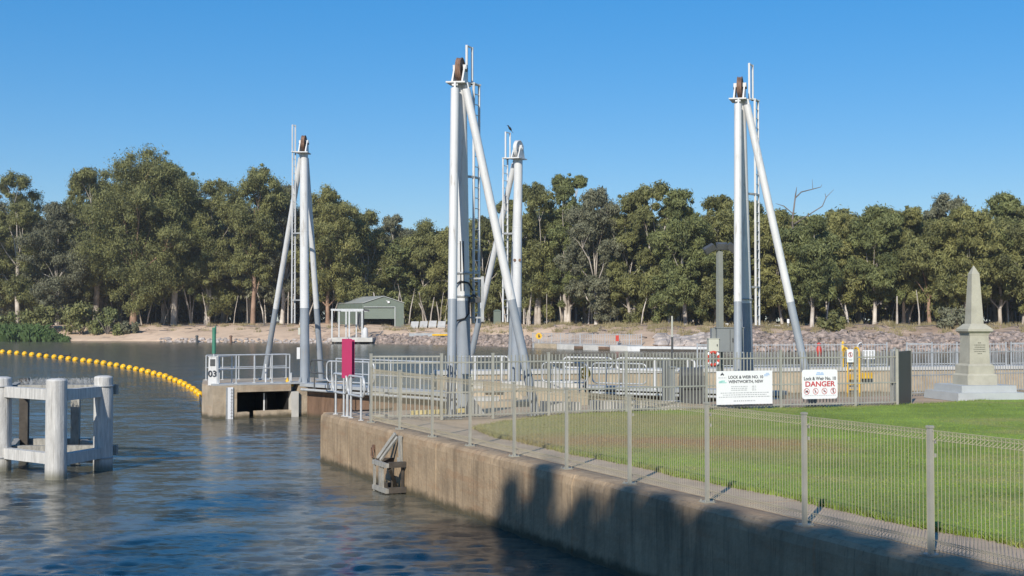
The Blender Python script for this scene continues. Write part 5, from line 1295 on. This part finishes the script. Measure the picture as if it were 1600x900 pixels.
# many thin pale saplings and trunks
mbs = MB()
for i in range(420):
    pxu = rs.uniform(-150,1750); d = shore(pxu)+rs.uniform(26,75); h_ = rs.uniform(4,8); r_0 = rs.uniform(.07,.20); b0 = Vector(((pxu-800)/F*d, d, 2.6)); lx, ly = rs.uniform(-1.6,1.6), rs.uniform(-1,1)
    mbs.tube([b0, b0+Vector((lx*.3,ly*.3,h_*.45)), b0+Vector((lx,ly,h_))], [r_0, r_0*.8, r_0*.4], 6, caps=False)
vs, fs = [], []; o_ = 0
for tv, tf in TV+[(np.array(mbs.v), mbs.f)]:
    vs.append(tv); fs += [tuple(k+o_ for k in f) for f in tf if len(f) == 4]; o_ += len(tv)
tv = np.concatenate(vs); fa = np.array(fs); tq = tv[fa]
allq = np.concatenate([tq]+LQ); mi = np.concatenate([np.zeros(len(tq), np.int32)]+LM)
o = bpy.data.objects.new('woodland', npmesh('woodland', allq.reshape(-1,3), len(allq), [M['bark'],LEAF['olive'],LEAF['grey'],LEAF['yellow'],LEAF['green']], mi)); COL.objects.link(o)
o['kind'] = 'stuff'; o['label'] = 'deep gum woodland closing the view behind the bank'; o['category'] = 'woodland'
print('woodland quads', len(allq))

# shade trees on the bank behind the viewpoint (they cast the shadow over the near water and quay)
SHADE = [(-35,-9,23,9),(-28.5,-8.2,23,9),(-22.5,-8.5,22.5,8),(-17,-8,21.4,7),(-12.6,-8,18.9,5.0)]
for i, (x_, y_, h_, w_) in enumerate(SHADE):
    root = thing('shade_tree', 'dense broad tree on the bank behind the viewpoint, shading the near water', 'tree', Vector((x_,y_,.9)), 'shade trees behind the viewpoint')
    mb, q = gum(900+i, h_, w_, .10, 12, 'tall', 150, ll=.42, lw=.22)
    for k in range(len(mb.v)): mb.v[k] = tuple(Vector(mb.v[k])+Vector((x_,y_,.9)))
    mb.build('trunk', 'bark', root)
    o = bpy.data.objects.new('crown', npmesh('crown', q.reshape(-1,3), len(q), [LEAF['olive']])); COL.objects.link(o); o.parent = root; o['_org'] = root['_org']
# slim columnar trees whose shadow falls on the quay wall
rng = np.random.default_rng(44)
for i, (px_, zr, w_) in enumerate(((806,.72,1.5),(853,1.17,1.45),(915,.72,1.9),(985,1.12,1.5),(1030,1.18,1.5),(1118,1.20,1.6),(1165,1.05,1.2),(1228,1.22,1.6),(1290,1.30,1.8),(1350,1.24,1.8),(1415,1.22,1.8),(1490,1.30,1.9),(1570,1.28,2.0),(1660,1.35,2.2),(1760,1.35,2.3))):
    d = 9.31/((px_-800)/F+.439); y_ = -8+.5*math.sin(i*2.3); s_ = (d-y_)/.94; x_ = 9.31-.439*d-.342*s_; h_ = zr+.625*s_-.9
    root = thing('shade_tree', 'slim columnar tree on the bank behind the viewpoint, shading the quay wall', 'tree', Vector((x_,y_,.9)), 'slim shade trees behind the viewpoint')
    base = Vector((x_,y_,.9)); mb = MB(); mb.tube([base-Vector((0,0,.4)), base+Vector((.05,.05,h_*.5)), base+Vector((0,0,h_*.95))], [.16,.11,.03], 8); mb.build('trunk', 'bark', root)
    cen, rad = [], []
    z_ = 1.2
    while z_ < h_-.15:
        rr = w_*.68*min(1, ((h_-z_)/2.6)**.55)*(.8+.3*rng.random())
        for k in range(5):
            th = rng.uniform(0,6.28); cen.append((math.cos(th)*rr*.5, math.sin(th)*rr*.5, z_)); rad.append(rr*.62)
        z_ += .42
    q = leaf_quads(rng, np.array(cen), np.array(rad), 110, .30, .15)
    o = bpy.data.objects.new('crown', npmesh('crown', q.reshape(-1,3), len(q), [LEAF['olive']])); COL.objects.link(o); o.parent = root; o['_org'] = root['_org']

flush_text()
for o in bpy.data.objects:
    if '_org' in o: del o['_org']
# ------------------------------------------------------------------ air
mb = MB(); mb.box((0,300,21), (2400,900,48)); hz = mb.build('haze', 'black', org=(0,300,21), kind='stuff', label='thin sunlit air over the river')
hm = bpy.data.materials.new('haze_air'); hm.use_nodes = True; hn = hm.node_tree; hn.nodes.clear()
vo = hn.nodes.new('ShaderNodeVolumePrincipled'); vo.inputs['Density'].default_value = .00024; vo.inputs['Color'].default_value = (.96,.91,.85,1); vo.inputs['Anisotropy'].default_value = .2
ho = hn.nodes.new('ShaderNodeOutputMaterial'); hn.links.new(vo.outputs[0], ho.inputs['Volume']); hz.data.materials.clear(); hz.data.materials.append(hm)
# ------------------------------------------------------------------ light
SUN_AZ, SUN_EL = R(200), R(32)
w = bpy.data.worlds.new('World'); sc.world = w; w.use_nodes = True; nt = w.node_tree
sky = nt.nodes.new('ShaderNodeTexSky'); sky.sky_type = 'NISHITA'; sky.sun_disc = False; sky.sun_elevation = SUN_EL; sky.sun_rotation = SUN_AZ
sky.air_density = 1.0; sky.dust_density = .3; sky.ozone_density = 6.5; sky.altitude = 100
gm = nt.nodes.new('ShaderNodeGamma'); gm.inputs['Gamma'].default_value = .55
hs = nt.nodes.new('ShaderNodeHueSaturation'); hs.inputs['Saturation'].default_value = 1.75; hs.inputs['Hue'].default_value = .508; hs.inputs['Value'].default_value = 1.5
bg = nt.nodes['Background']; nt.links.new(sky.outputs[0], gm.inputs['Color']); nt.links.new(gm.outputs[0], hs.inputs['Color']); nt.links.new(hs.outputs[0], bg.inputs['Color']); bg.inputs['Strength'].default_value = .145
L = bpy.data.lights.new('sun', 'SUN'); L.energy = 4.0; L.angle = R(.53); L.color = (1.0,.94,.84)
so = bpy.data.objects.new('sun', L); COL.objects.link(so)
sd_ = Vector((math.sin(SUN_AZ)*math.cos(SUN_EL), math.cos(SUN_AZ)*math.cos(SUN_EL), math.sin(SUN_EL)))
so.rotation_euler = sd_.to_track_quat('Z', 'Y').to_euler(); so.location = (0,-20,40)
cam = bpy.data.cameras.new('camera'); cam.lens = 45; cam.sensor_width = 36; cam.clip_end = 4000; cam.clip_start = .1
co = bpy.data.objects.new('camera', cam); COL.objects.link(co); co.location = (0,0,H); co.rotation_euler = (R(90)+PITCH, 0, 0); sc.camera = co
sc.view_settings.view_transform = 'Standard'; sc.view_settings.look = 'None'; sc.view_settings.exposure = .38; sc.view_settings.gamma = 1
sc.cycles.max_bounces = 6; sc.cycles.diffuse_bounces = 3; sc.cycles.glossy_bounces = 3; sc.cycles.transmission_bounces = 2
